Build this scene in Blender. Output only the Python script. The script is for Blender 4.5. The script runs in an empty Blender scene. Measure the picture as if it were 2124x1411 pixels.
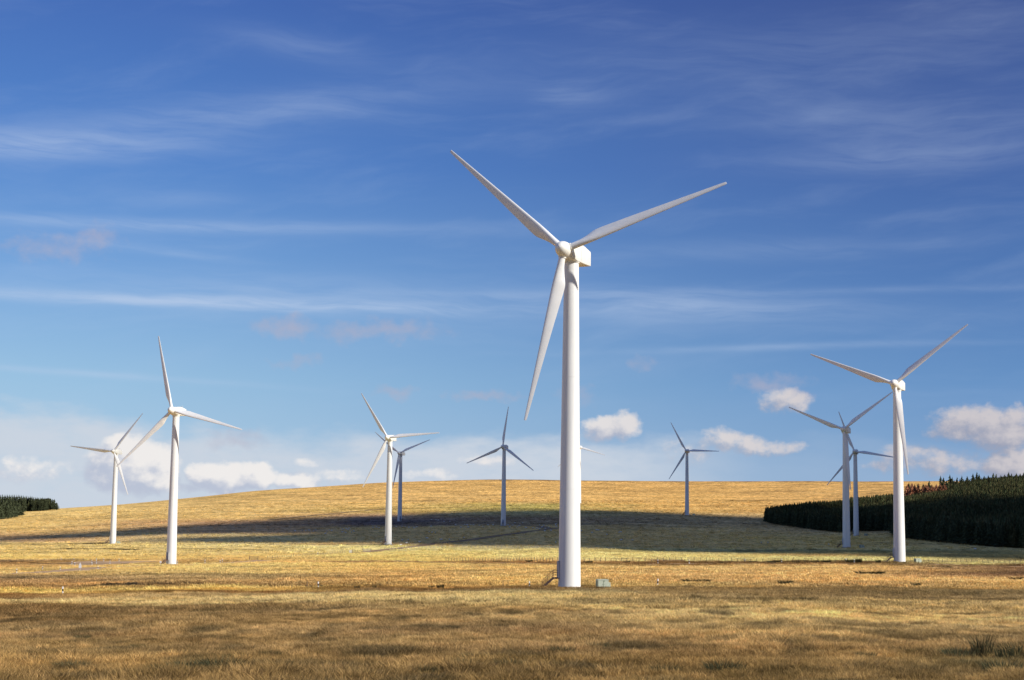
import bpy, math, random
import numpy as np
from mathutils import Matrix, Vector
R = math.radians
random.seed(7)
rng = np.random.default_rng(7)
SC = bpy.context.scene
COL = SC.collection

# ------------------------------------------------------------------ camera
F = 3300.0                       # focal length in photo pixels (2124 wide)
CX, CY = 1062.0, 705.5
PITCH = math.atan(354.5 / F)
ROLL = R(0.60)
CAMZ = 20.0
cam_d = bpy.data.cameras.new('camera')
cam = bpy.data.objects.new('camera', cam_d)
COL.objects.link(cam)
cam_d.sensor_width = 36.0
cam_d.lens = 36.0 * F / 2124.0
cam_d.clip_start = 0.5
cam_d.clip_end = 40000
CAMROT = Matrix.Rotation(R(90) + PITCH, 3, 'X') @ Matrix.Rotation(ROLL, 3, 'Z')
cam.matrix_world = Matrix.Translation((0, 0, CAMZ)) @ CAMROT.to_4x4()
SC.camera = cam
CR = np.array(CAMROT)


def ray(px, py):
    v = np.array([(px - CX) / F, -(py - CY) / F, -1.0])
    return CR @ v


def at(px, py, depth):
    """world point on the ray through a photo pixel at forward distance depth"""
    r = ray(px, py)
    return np.array([0, 0, CAMZ]) + r * (depth / r[1])


def project(x, y, z):
    p = np.stack([x, y, z - CAMZ], -1) @ CR
    w = np.maximum(-p[..., 2], 1e-3)
    return CX + F * p[..., 0] / w, CY - F * p[..., 1] / w


# ------------------------------------------------------------------ light
SUN_EL = R(31)
SUN_AZ = R(118)                 # clockwise from +Y (the way the camera looks)
SUNV = np.array([math.sin(SUN_AZ) * math.cos(SUN_EL), math.cos(SUN_AZ) * math.cos(SUN_EL), math.sin(SUN_EL)])
sun_d = bpy.data.lights.new('sun', 'SUN')
sun_d.energy = 4.9
sun_d.angle = R(0.53)
sun_d.color = (1.0, 0.95, 0.87)
sun = bpy.data.objects.new('sun', sun_d)
COL.objects.link(sun)
sun.rotation_euler = Vector(tuple(SUNV)).to_track_quat('Z', 'Y').to_euler()
SC.view_settings.view_transform = 'Standard'
SC.view_settings.look = 'None'
SC.view_settings.gamma = 1.0
EXPO = 0.35
SC.view_settings.exposure = EXPO
SC.view_settings.use_curve_mapping = False


def srgb(c):
    c = np.asarray(c, dtype=float) / 255.0
    return np.where(c <= 0.04045, c / 12.92, ((c + 0.055) / 1.055) ** 2.4)


# ------------------------------------------------------------------ node helper
class NB:
    def __init__(s, tree):
        s.t = tree
        s.n = tree.nodes
        s.l = tree.links

    def new(s, typ, **kw):
        n = s.n.new(typ)
        for k, v in kw.items():
            setattr(n, k, v)
        return n

    def put(s, sock, v):
        if v is None:
            return
        if hasattr(v, 'is_output'):
            s.l.new(v, sock)
        else:
            if hasattr(sock.default_value, '__len__') and not hasattr(v, '__len__'):
                v = [v] * len(sock.default_value)
            if hasattr(sock.default_value, '__len__') and len(sock.default_value) == 4 and len(v) == 3:
                v = (*v, 1)
            sock.default_value = v

    def m(s, op, a, b=None, c=None, clamp=False):
        n = s.new('ShaderNodeMath', operation=op)
        n.use_clamp = clamp
        for i, v in enumerate((a, b, c)):
            if v is not None:
                s.put(n.inputs[i], v)
        return n.outputs[0]

    def v(s, op, a, b=None):
        n = s.new('ShaderNodeVectorMath', operation=op)
        s.put(n.inputs[0], a)
        if b is not None:
            s.put(n.inputs[1], b)
        return n.outputs['Value'] if op in ('DOT_PRODUCT', 'LENGTH') else n.outputs[0]

    def xyz(s, x, y, z):
        n = s.new('ShaderNodeCombineXYZ')
        for i, v in enumerate((x, y, z)):
            s.put(n.inputs[i], v)
        return n.outputs[0]

    def sep(s, v):
        n = s.new('ShaderNodeSeparateXYZ')
        s.put(n.inputs[0], v)
        return n.outputs

    def noise(s, vec, scale, detail=4, rough=0.55, dist=0.0):
        n = s.new('ShaderNodeTexNoise')
        s.put(n.inputs['Vector'], vec)
        n.inputs['Scale'].default_value = scale
        n.inputs['Detail'].default_value = detail
        n.inputs['Roughness'].default_value = rough
        n.inputs['Distortion'].default_value = dist
        return n.outputs['Fac']

    def smooth(s, x, lo, hi, a=0.0, b=1.0):
        n = s.new('ShaderNodeMapRange', interpolation_type='SMOOTHSTEP')
        for i, v in enumerate((x, lo, hi, a, b)):
            s.put(n.inputs[i], v)
        return n.outputs[0]

    def mix(s, f, a, b, blend='MIX'):
        n = s.new('ShaderNodeMix', data_type='RGBA', blend_type=blend)
        n.clamp_result = False
        s.put(n.inputs[0], f)
        s.put(n.inputs[6], a)
        s.put(n.inputs[7], b)
        return n.outputs[2]


# ------------------------------------------------------------------ sky
world = bpy.data.worlds.new('World')
SC.world = world
world.use_nodes = True
wt = world.node_tree
wt.nodes.clear()
W = NB(wt)
SKY_STRENGTH = 0.10


def azel(px, py):
    r = ray(px, py)
    return math.degrees(math.atan2(r[0], r[1])), math.degrees(math.asin(r[2] / np.linalg.norm(r)))


DEG = math.degrees(1 / F)        # degrees of arc in a photo pixel
# cumulus heaps: photo position, half width, half height, weight
PUFFS = [(272, 965, 88, 58, 1.5), (240, 985, 60, 34, 1.1), (325, 985, 45, 42, 1.2), (255, 930, 45, 30, 1.2),
         (468, 992, 66, 34, 1.4), (530, 988, 46, 30, 1.3), (420, 988, 36, 26, 1.1), (610, 1000, 60, 18, .9),
         (700, 988, 60, 14, .6), (640, 962, 34, 11, .5), (900, 984, 70, 12, .55), (1010, 955, 70, 16, .5), (380, 1012, 60, 14, .6), (75, 975, 85, 24, .55), (20, 985, 40, 18, .5),
         (1265, 888, 60, 28, 1.0), (1298, 874, 34, 26, .9),
         (1628, 830, 58, 30, .75), (1585, 797, 38, 17, .45), (1650, 820, 35, 22, .5),
         (1505, 913, 50, 26, .8), (1560, 925, 50, 22, .75), (1625, 928, 48, 16, .65), (1430, 935, 60, 30, .4),
         (2030, 880, 90, 42, .9), (2085, 895, 80, 48, .95), (2110, 865, 50, 28, .8), (1970, 893, 55, 22, .65),
         (2110, 968, 75, 36, 1.1), (1880, 945, 70, 26, .6), (1960, 960, 85, 26, .6), (1840, 965, 50, 16, .5),
         (597, 680, 62, 24, .5), (720, 690, 60, 22, .40), (800, 684, 110, 22, .45), (812, 812, 42, 16, .42),
         (1010, 822, 75, 13, .40), (200, 490, 50, 24, .45), (110, 515, 100, 26, .34), (620, 752, 50, 14, .28),
         (1195, 822, 40, 16, .25), (1330, 755, 24, 12, .2), (490, 912, 60, 20, .32), (1600, 790, 70, 16, .3)]
FAINT = [p for p in PUFFS if p[4] <= 0.5 and p[1] < 850 or p[:2] == (490, 912)]
PUFFS = [p for p in PUFFS if p not in FAINT]


def density_group(name, puffs, ringed, namp, warp):
    g = bpy.data.node_groups.new(name, 'ShaderNodeTree')
    g.interface.new_socket('uv', in_out='INPUT', socket_type='NodeSocketVector')
    g.interface.new_socket('density', in_out='OUTPUT', socket_type='NodeSocketFloat')
    G = NB(g)
    gi = G.new('NodeGroupInput')
    go = G.new('NodeGroupOutput')
    uv = gi.outputs[0]
    w1 = G.noise(uv, 1.3, 3, 0.5)
    w2 = G.noise(G.v('ADD', uv, (17.3, 5.1, 0)), 1.3, 3, 0.5)
    wv = G.xyz(G.m('MULTIPLY_ADD', w1, warp, -warp / 2), G.m('MULTIPLY_ADD', w2, warp * .7, -warp * .35), 0.0)
    uvw = G.v('ADD', uv, wv)
    field = None
    for (px, py, rx, ry, wgt) in puffs:
        a, e = azel(px, py)
        d = G.v('SUBTRACT', uvw, (a, e, 0))
        d = G.v('MULTIPLY', d, (1 / (rx * DEG * 1.2), 1 / (ry * DEG * 1.2), 0))
        q = G.v('DOT_PRODUCT', d, d)
        q = G.m('MULTIPLY_ADD', q, -wgt, wgt)
        field = q if field is None else G.m('SMOOTH_MAX', field, q, 0.12)
    if ringed:
        # low cloud heaps beyond the view, enlarged to brighten the fill light
        sx = G.sep(uv)
        rg = G.m('SUBTRACT', 1.0, G.m('ABSOLUTE', G.m('MULTIPLY', G.m('SUBTRACT', sx[1], 6.0), 0.20)))
        out_of_view = G.smooth(G.m('ABSOLUTE', sx[0]), 19.5, 25.0)
        gen = G.m('MULTIPLY', G.m('SUBTRACT', G.noise(G.v('MULTIPLY', uv, (0.12, 0.25, 0)), 1.0, 2), 0.45), 4.0)
        ringf = G.m('ADD', G.m('MINIMUM', rg, gen), G.m('MULTIPLY_ADD', out_of_view, 6.0, -6.0))
        field = G.m('MAXIMUM', field, ringf)
    n1 = G.noise(G.v('MULTIPLY', uv, (1.0, 1.25, 1)), 1.7, 8, 0.60)
    den = G.m('ADD', field, G.m('MULTIPLY_ADD', n1, namp, -namp * 0.56))
    G.put(go.inputs[0], den)
    return g


g_bold = density_group('cumulus_density', PUFFS, True, 1.25, 0.8)
g_faint = density_group('faint_cloud_density', FAINT, False, 0.8, 1.4)

tc = W.new('ShaderNodeTexCoord')
dx, dy, dz = W.sep(tc.outputs['Generated'])
az = W.m('MULTIPLY', W.m('ARCTAN2', dx, dy), 57.29578)
el = W.m('MULTIPLY', W.m('ARCSINE', dz), 57.29578)
uvv = W.xyz(az, el, 0.0)
sky = W.new('ShaderNodeTexSky')
sky.sky_type = 'NISHITA'
sky.sun_disc = False
sky.sun_elevation = SUN_EL
sky.sun_rotation = SUN_AZ
sky.altitude = 350
sky.air_density = 1.0
sky.dust_density = 0.6
sky.ozone_density = 2.0
skyc = sky.outputs[0]
S = 1.0 / SKY_STRENGTH / 2 ** EXPO


def ramp(stops):
    n = W.new('ShaderNodeValToRGB')
    n.color_ramp.interpolation = 'B_SPLINE' if False else 'LINEAR'
    els = n.color_ramp.elements
    while len(els) < len(stops):
        els.new(0.5)
    for e_, (deg, c) in zip(els, stops):
        e_.position = deg / 90.0
        e_.color = (*srgb(c), 1)
    W.put(n.inputs[0], W.m('DIVIDE', W.m('MAXIMUM', el, 0.0), 90.0))
    return n.outputs[0]


left = ramp([(0, (178, 206, 228)), (4.5, (148, 190, 224)), (8, (114, 163, 218)), (12.3, (74, 129, 203)), (18.2, (54, 98, 178)), (30, (50, 94, 176)), (90, (44, 82, 158))])
right = ramp([(0, (132, 168, 208)), (4.5, (90, 138, 194)), (8, (66, 112, 177)), (12.3, (53, 90, 160)), (18.2, (46, 72, 140)), (30, (46, 72, 142)), (90, (44, 72, 142))])
horiz = W.m('SQRT', W.m('ADD', W.m('MULTIPLY', dx, dx), W.m('MULTIPLY', dy, dy)))
side = W.smooth(W.m('DIVIDE', dx, W.m('MAXIMUM', horiz, 0.001)), -0.36, 0.36)
grad = W.mix(side, left, right)
grad = W.v('SCALE', grad)
grad.node.inputs['Scale'].default_value = S
skyc = W.mix(0.93, skyc, grad)
# thin high cloud: combed, almost level streaks
warp = W.noise(W.v('MULTIPLY', uvv, (0.10, 0.25, 0)), 1.0, 3)
rot = W.m('ADD', el, W.m('MULTIPLY_ADD', warp, 2.2, -1.1))


def streaks(slope, ku, kv, off, rough=0.6):
    v2 = W.m('SUBTRACT', rot, W.m('MULTIPLY', az, slope))
    vec = W.xyz(W.m('MULTIPLY', az, ku), W.m('MULTIPLY', v2, kv), off)
    return W.noise(vec, 1.0, 7, rough)


st1 = streaks(0.04, 0.10, 0.75, 3.3)
st2 = streaks(0.16, 0.13, 0.55, 9.1)
st3 = streaks(-0.03, 0.30, 3.0, 15.7)
# stronger wisps where the photograph has them: photo x, y, half length, half thickness, slope, strength
WISPS = [(40, 300, 380, 30, 0.07, .40), (430, 240, 480, 36, 0.14, .19), (300, 465, 560, 14, 0.02, .34),
         (330, 518, 160, 9, -0.08, .22), (220, 622, 430, 12, -0.01, .50), (640, 632, 380, 14, -0.01, .40),
         (1000, 636, 700, 38, 0.0, .16), (1420, 640, 300, 30, -0.05, .26), (200, 777, 320, 7, -0.045, .30),
         (1800, 240, 380, 44, -0.03, .13), (2050, 290, 260, 40, 0.05, .10), (620, 95, 160, 26, -0.1, .14), (1180, 200, 70, 30, 0.0, .14),
         (1650, 722, 380, 7, 0.02, .24), (1560, 520, 380, 22, 0.02, .12), (1700, 100, 700, 60, 0.06, .10),
         (470, 585, 420, 30, 0.0, .14), (380, 410, 120, 18, 0.0, .14), (1400, 610, 1000, 8, 0.005, .14), (1850, 330, 300, 26, 0.0, .14)]
wis = None
for (px, py, hl, ht, sl, amp) in WISPS:
    a, e = azel(px, py)
    d = W.v('SUBTRACT', uvv, (a, e, 0))
    s3 = W.sep(d)
    wob = W.m('MULTIPLY_ADD', warp, 1.4, -0.7)
    vv = W.m('ADD', W.m('SUBTRACT', s3[1], W.m('MULTIPLY', s3[0], sl)), W.m('MULTIPLY', wob, 0.35))
    q = W.m('ADD', W.m('POWER', W.m('MULTIPLY', s3[0], 1 / (hl * DEG)), 2.0), W.m('POWER', W.m('ABSOLUTE', W.m('MULTIPLY', vv, 1 / (ht * DEG))), 2.0))
    q = W.m('MULTIPLY', W.m('EXPONENT', W.m('MULTIPLY', q, -1.0)), amp)
    wis = q if wis is None else W.m('ADD', wis, q)
wis = W.m('MULTIPLY', wis, W.smooth(st3, 0.22, 0.68, 0.30, 0.95))
ci = W.m('ADD', W.smooth(st1, 0.48, 0.82, 0.0, 0.10), W.smooth(st2, 0.48, 0.84, 0.0, 0.11))
ci = W.m('MULTIPLY', ci, W.smooth(el, 2.0, 8.0, 0.5, 1.0))
ci = W.m('ADD', ci, W.smooth(el, 18.0, 60.0, 0.025, 0.16))  # veil above the view, added to lift the fill in shade
ci = W.m('ADD', ci, wis, clamp=True)
skyc = W.mix(ci, skyc, tuple(S * k for k in (0.52, 0.63, 0.82)))
# pale stratus low down, thicker on the left
edge = W.m('ADD', W.m('MULTIPLY_ADD', W.noise(W.v('MULTIPLY', uvv, (0.35, 0.9, 0)), 1.0, 5, 0.5), 2.4, -1.2), el)
lean = W.m('ADD', edge, W.m('MULTIPLY', W.smooth(az, -8.0, -19.0), -0.75))
stra = W.smooth(lean, 2.95, 1.9)
hor = W.m('MULTIPLY', stra, W.smooth(az, 9.5, 3.0, 0.12, 0.88))
hor = W.m('MULTIPLY', hor, W.smooth(W.noise(W.v('MULTIPLY', uvv, (0.6, 1.6, 0)), 1.0, 6, 0.6), 0.25, 0.6, 0.80, 1.06))
skyc = W.mix(hor, skyc, tuple(S * k for k in (0.60, 0.66, 0.745)))


def dens(vec, gg):
    n = W.new('ShaderNodeGroup')
    n.node_tree = gg
    W.put(n.inputs[0], vec)
    return n.outputs[0]


fa = W.m('MULTIPLY', W.smooth(dens(uvv, g_faint), -0.15, 0.70), 0.62)
skyc = W.mix(fa, skyc, tuple(S * k for k in (0.46, 0.44, 0.54)))
d0 = dens(uvv, g_bold)
d1 = dens(W.v('ADD', uvv, (0.34, 0.36, 0)), g_bold)
alpha = W.smooth(d0, 0.0, 0.72)
alpha = W.m('MULTIPLY', alpha, 0.95)
lit = W.smooth(W.m('SUBTRACT', d0, d1), -0.45, 0.55)
lum = W.smooth(az, -6.0, 16.0)
c_lit = W.mix(lum, tuple(S * k for k in (0.88, 0.85, 0.83)), tuple(S * k for k in (0.62, 0.58, 0.60)))
c_sh = W.mix(lum, tuple(S * k for k in (0.49, 0.54, 0.66)), tuple(S * k for k in (0.34, 0.36, 0.46)))
cc = W.mix(lit, c_sh, c_lit)
skyc = W.mix(alpha, skyc, cc)
bg = W.new('ShaderNodeBackground')
bg.inputs['Strength'].default_value = SKY_STRENGTH
W.put(bg.inputs['Color'], skyc)
wo = W.new('ShaderNodeOutputWorld')
W.l.new(bg.outputs[0], wo.inputs[0])
world.cycles.sampling_method = 'MANUAL'
world.cycles.sample_map_resolution = 512


# ------------------------------------------------------------------ numpy noise
def _hash(ix, iy, seed):
    h = (ix.astype(np.int64) * 374761393 + iy.astype(np.int64) * 668265263 + seed * 1442695041) & 0xFFFFFFFF
    h = ((h ^ (h >> 13)) * 1274126177) & 0xFFFFFFFF
    return ((h ^ (h >> 16)) & 0xFFFFFF) / float(0xFFFFFF)


def vnoise(x, y, seed=0):
    ix, iy = np.floor(x), np.floor(y)
    fx, fy = x - ix, y - iy
    fx = fx * fx * (3 - 2 * fx)
    fy = fy * fy * (3 - 2 * fy)
    a, b = _hash(ix, iy, seed), _hash(ix + 1, iy, seed)
    c, d = _hash(ix, iy + 1, seed), _hash(ix + 1, iy + 1, seed)
    return (a * (1 - fx) + b * fx) * (1 - fy) + (c * (1 - fx) + d * fx) * fy


def fbm(x, y, octv=4, seed=0, gain=0.5):
    s = 0
    amp = 1.0
    tot = 0
    for o in range(octv):
        s = s + amp * vnoise(x * 2 ** o + 13.7 * o, y * 2 ** o - 7.1 * o, seed + o)
        tot += amp
        amp *= gain
    return s / tot - 0.5


# ------------------------------------------------------------------ terrain heights
NEAR = [(48, 1411), (60, 1363), (80, 1316), (110, 1279), (150, 1251), (190, 1235), (215, 1227), (236, 1221)]
NEARL = [(48, 1411), (60, 1366), (80, 1322), (110, 1288), (150, 1262), (190, 1248), (215, 1241), (236, 1236)]
NEARLM = [(48, 1411), (60, 1365), (80, 1320), (110, 1283), (150, 1256), (190, 1241), (215, 1233), (236, 1228)]
NEARR = [(48, 1420), (60, 1375), (80, 1326), (110, 1288), (150, 1256), (190, 1238), (215, 1231), (236, 1226)]
TAB = {
    0: NEARL + [(300, 1214), (400, 1192), (524, 1174), (650, 1153), (873, 1131), (1000, 1118), (1200, 1098), (1400, 1080), (1550, 1067), (1750, 1064)],
    120: NEARL + [(300, 1212), (400, 1191), (524, 1174), (650, 1153), (873, 1129), (1000, 1115), (1200, 1094), (1400, 1072), (1550, 1057), (1700, 1055)],
    235: NEARL + [(300, 1210), (400, 1190), (524, 1173), (650, 1152), (873, 1127), (1000, 1112), (1200, 1090), (1400, 1068), (1600, 1051), (1750, 1049)],
    355: NEARLM + [(300, 1206), (400, 1188), (524, 1170), (650, 1150), (873, 1122), (1000, 1105), (1200, 1082), (1400, 1062), (1600, 1045), (1800, 1037)],
    540: NEARLM + [(300, 1204), (400, 1187), (524, 1167), (650, 1148), (753, 1135), (873, 1120), (1018, 1100), (1178, 1080), (1400, 1055), (1600, 1035), (1800, 1020), (1900, 1017)],
    805: NEAR + [(300, 1200), (400, 1184), (524, 1165), (650, 1145), (753, 1129), (873, 1112), (1018, 1096), (1178, 1081), (1300, 1066), (1435, 1048), (1600, 1030), (1800, 1010), (1950, 1000)],
    1044: NEAR + [(300, 1197), (400, 1178), (524, 1157), (650, 1143), (753, 1128), (873, 1108), (1018, 1090), (1178, 1073), (1300, 1058), (1435, 1043), (1600, 1025), (1800, 1006), (1950, 993)],
    1181: NEAR + [(300, 1195), (400, 1174), (450, 1166), (524, 1155), (650, 1138), (753, 1126), (873, 1108), (1018, 1091), (1178, 1073), (1300, 1059), (1435, 1043), (1600, 1026), (1800, 1008), (1950, 996)],
    1425: NEAR + [(300, 1197), (400, 1175), (450, 1167), (524, 1158), (620, 1148), (753, 1132), (873, 1116), (1018, 1098), (1250, 1068), (1435, 1044), (1600, 1028), (1800, 1010), (1950, 998)],
    1600: NEAR + [(300, 1199), (400, 1176), (450, 1168), (524, 1160), (620, 1149), (753, 1132), (873, 1118), (954, 1108), (1100, 1090), (1250, 1070), (1435, 1045), (1600, 1028), (1800, 1010), (1950, 998)],
    1760: NEAR + [(300, 1199), (400, 1176), (450, 1167), (524, 1158), (620, 1145), (682, 1135), (800, 1124), (954, 1111), (1100, 1092), (1250, 1068), (1435, 1042), (1600, 1024), (1800, 1007), (1950, 998)],
    1866: NEARR + [(300, 1200), (400, 1177), (450, 1167), (524, 1158), (620, 1146), (700, 1136), (800, 1125), (900, 1114), (1000, 1100), (1150, 1074), (1300, 1050), (1435, 1034), (1600, 1017), (1800, 1003), (1950, 998)],
    2000: NEARR + [(300, 1201), (400, 1178), (450, 1169), (524, 1160), (620, 1147), (720, 1135), (800, 1121), (900, 1098), (1000, 1076), (1150, 1050), (1300, 1030), (1500, 1014), (1800, 1003), (1950, 998)],
    2124: NEARR + [(300, 1202), (400, 1180), (450, 1172), (524, 1163), (620, 1150), (720, 1139), (800, 1120), (900, 1092), (1000, 1065), (1150, 1038), (1300, 1018), (1500, 1008), (1800, 1002), (1950, 999)],
}
DD = np.arange(0, 9001, 5.0)
XX = np.arange(-800, 2901, 20.0)
cols = sorted(TAB)
zc = []
for X in cols:
    ds, zs = [0.0], [CAMZ - 1.7]
    for d, y in TAB[X]:
        ds.append(d)
        zs.append(at(X, y, d)[2])
    dl, zl = ds[-1], zs[-1]
    ds += [dl + 120, dl + 500, 4500, 9001]
    zs += [zl - 0.5, zl - 16, zl - 110, zl - 300]
    z = np.interp(DD, ds, zs)
    k = np.exp(-0.5 * (np.arange(-8, 9) / 2.6) ** 2)
    k /= k.sum()
    zp = np.pad(z, 8, mode='edge')
    zs_ = np.convolve(zp, k, 'valid')
    zs_[:4] = z[:4]
    zc.append(zs_)
zc = np.array(zc)
ZG = np.empty((len(DD), len(XX)))
# extend level-wise beyond the side columns
for i in range(len(DD)):
    ZG[i] = np.interp(XX, cols, zc[:, i])
k = np.exp(-0.5 * (np.arange(-6, 7) / 2.2) ** 2)
k /= k.sum()
ZP = np.pad(ZG, ((0, 0), (6, 6)), mode='edge')
ZG = sum(k[j] * ZP[:, j:j + len(XX)] for j in range(13))


def z_raw(x, y):
    x = np.asarray(x, float)
    y = np.asarray(y, float)
    yy = np.maximum(y, 0)
    X = CX + F * x / np.maximum(y, 35.0)
    X = np.clip(X, XX[0], XX[-1] - 0.01)
    D = np.clip(yy, 0, DD[-1] - 0.01)
    i = (D / 5.0).astype(int)
    fi = D / 5.0 - i
    j = ((X - XX[0]) / 20.0).astype(int)
    fj = (X - XX[0]) / 20.0 - j
    z = (ZG[i, j] * (1 - fj) + ZG[i, j + 1] * fj) * (1 - fi) + (ZG[i + 1, j] * (1 - fj) + ZG[i + 1, j + 1] * fj) * fi
    und = fbm(x / 70.0, y / 70.0, 3, 5) * 0.9 + fbm(x / 14.0, y / 11.0, 2, 11) * 0.34
    z = z + und * np.clip((y - 20) / 60.0, 0, 1) * np.clip((2600 - y) / 800, 0.2, 1)
    z = z + np.where(y < 0, np.minimum(0.02 * y, 0), 0)
    return z


# turbines: base px, base py, depth, hub px, hub py, yaw, stair azimuth, label, tips
TURB = [
    dict(b=(1181, 1220), D=236, drop=0.3, h=(1170, 518), yaw=23, st=186, tips=[(935, 302), (1507, 380), (1080, 877)],
         label='tallest white wind turbine, nearest of all, with brown steps at its foot'),
    dict(b=(355, 1170), D=524, h=(357, 855), yaw=14, st=235, tips=[(326, 700), (498, 888), (250, 970)],
         label='white wind turbine at left beside the gravel turning area'),
    dict(b=(234, 1127), D=873, h=(237, 937), yaw=12, st=200, tips=[(296, 858), (155, 931), (268, 1020)],
         label='leftmost small white wind turbine, in front of a bright heaped cloud'),
    dict(b=(805, 1129), D=753, h=(804, 909), yaw=18, st=232, tips=[(748, 818), (912, 897), (756, 1008)],
         label='sunlit white wind turbine left of centre with its foot in the cloud shadow'),
    dict(b=(829, 1081), D=1178, h=(828, 941), yaw=20, st=290, tips=[(778, 900), (893, 914), (817, 1015)],
         label='shaded grey wind turbine half hidden behind the sunlit one left of centre'),
    dict(b=(1044, 1090), D=1018, h=(1042, 926), yaw=17, st=262, tips=[(1052, 843), (967, 962), (1104, 976)],
         label='shaded bluish grey wind turbine among the sheep, one blade pointing straight up'),
    dict(b=(1201.5, 1043), D=1435, h=(1202, 928), yaw=18, st=250, tips=[(1192, 872), (1253, 941), (1159, 968)],
         label='far wind turbine almost hidden behind the tower of the tallest turbine'),
    dict(b=(1425, 1068), D=1250, h=(1424, 936), yaw=17, st=200, tips=[(1391, 876), (1490, 937), (1386, 996)],
         label='small distant wind turbine standing alone on the hillside right of centre'),
    dict(b=(1866, 1167), D=450, h=(1857, 800), yaw=26, st=180, tips=[(1679, 733), (2014, 675), (1879, 990)],
         label='second largest white wind turbine, bright at right in front of the dark forest'),
    dict(b=(1756, 1135), D=682, h=(1752, 893), yaw=25, st=182, tips=[(1636, 847), (1848, 824), (1764, 1017)],
         label='greyish wind turbine in cloud shadow just left of the bright one at right'),
    dict(b=(1776, 1111), D=954, h=(1775, 938), yaw=20, st=188, tips=[(1743, 854), (1851, 948), (1715, 1005)],
         label='small shaded wind turbine at the edge of the forest, behind another tower'),
]
for t in TURB:
    t['p'] = at(t['b'][0], t['b'][1] + 1, t['D'])
_res = [(t['p'][0], t['p'][1], t['p'][2] - float(z_raw(t['p'][0], t['p'][1]))) for t in TURB]


def zt(x, y):
    z = z_raw(x, y)
    for (a, b, r) in _res:
        s = 18 + b * 0.05
        z = z + r * np.exp(-((x - a) ** 2 + (y - b) ** 2) / (2 * s * s))
    return z


def ground_hit(px, py, lo=40, hi=2000):
    """first terrain point seen through a photo pixel"""
    r = ray(px, py)
    r = r / r[1]
    d = np.arange(lo, hi, 1.5)
    zz = CAMZ + r[2] * d
    g_ = zt(r[0] * d, d)
    below = np.nonzero(zz <= g_)[0]
    if len(below) == 0:
        i = np.argmin(zz - g_)
    else:
        i = below[0]
    return np.array([r[0] * d[i], d[i], g_[i]])


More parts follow.
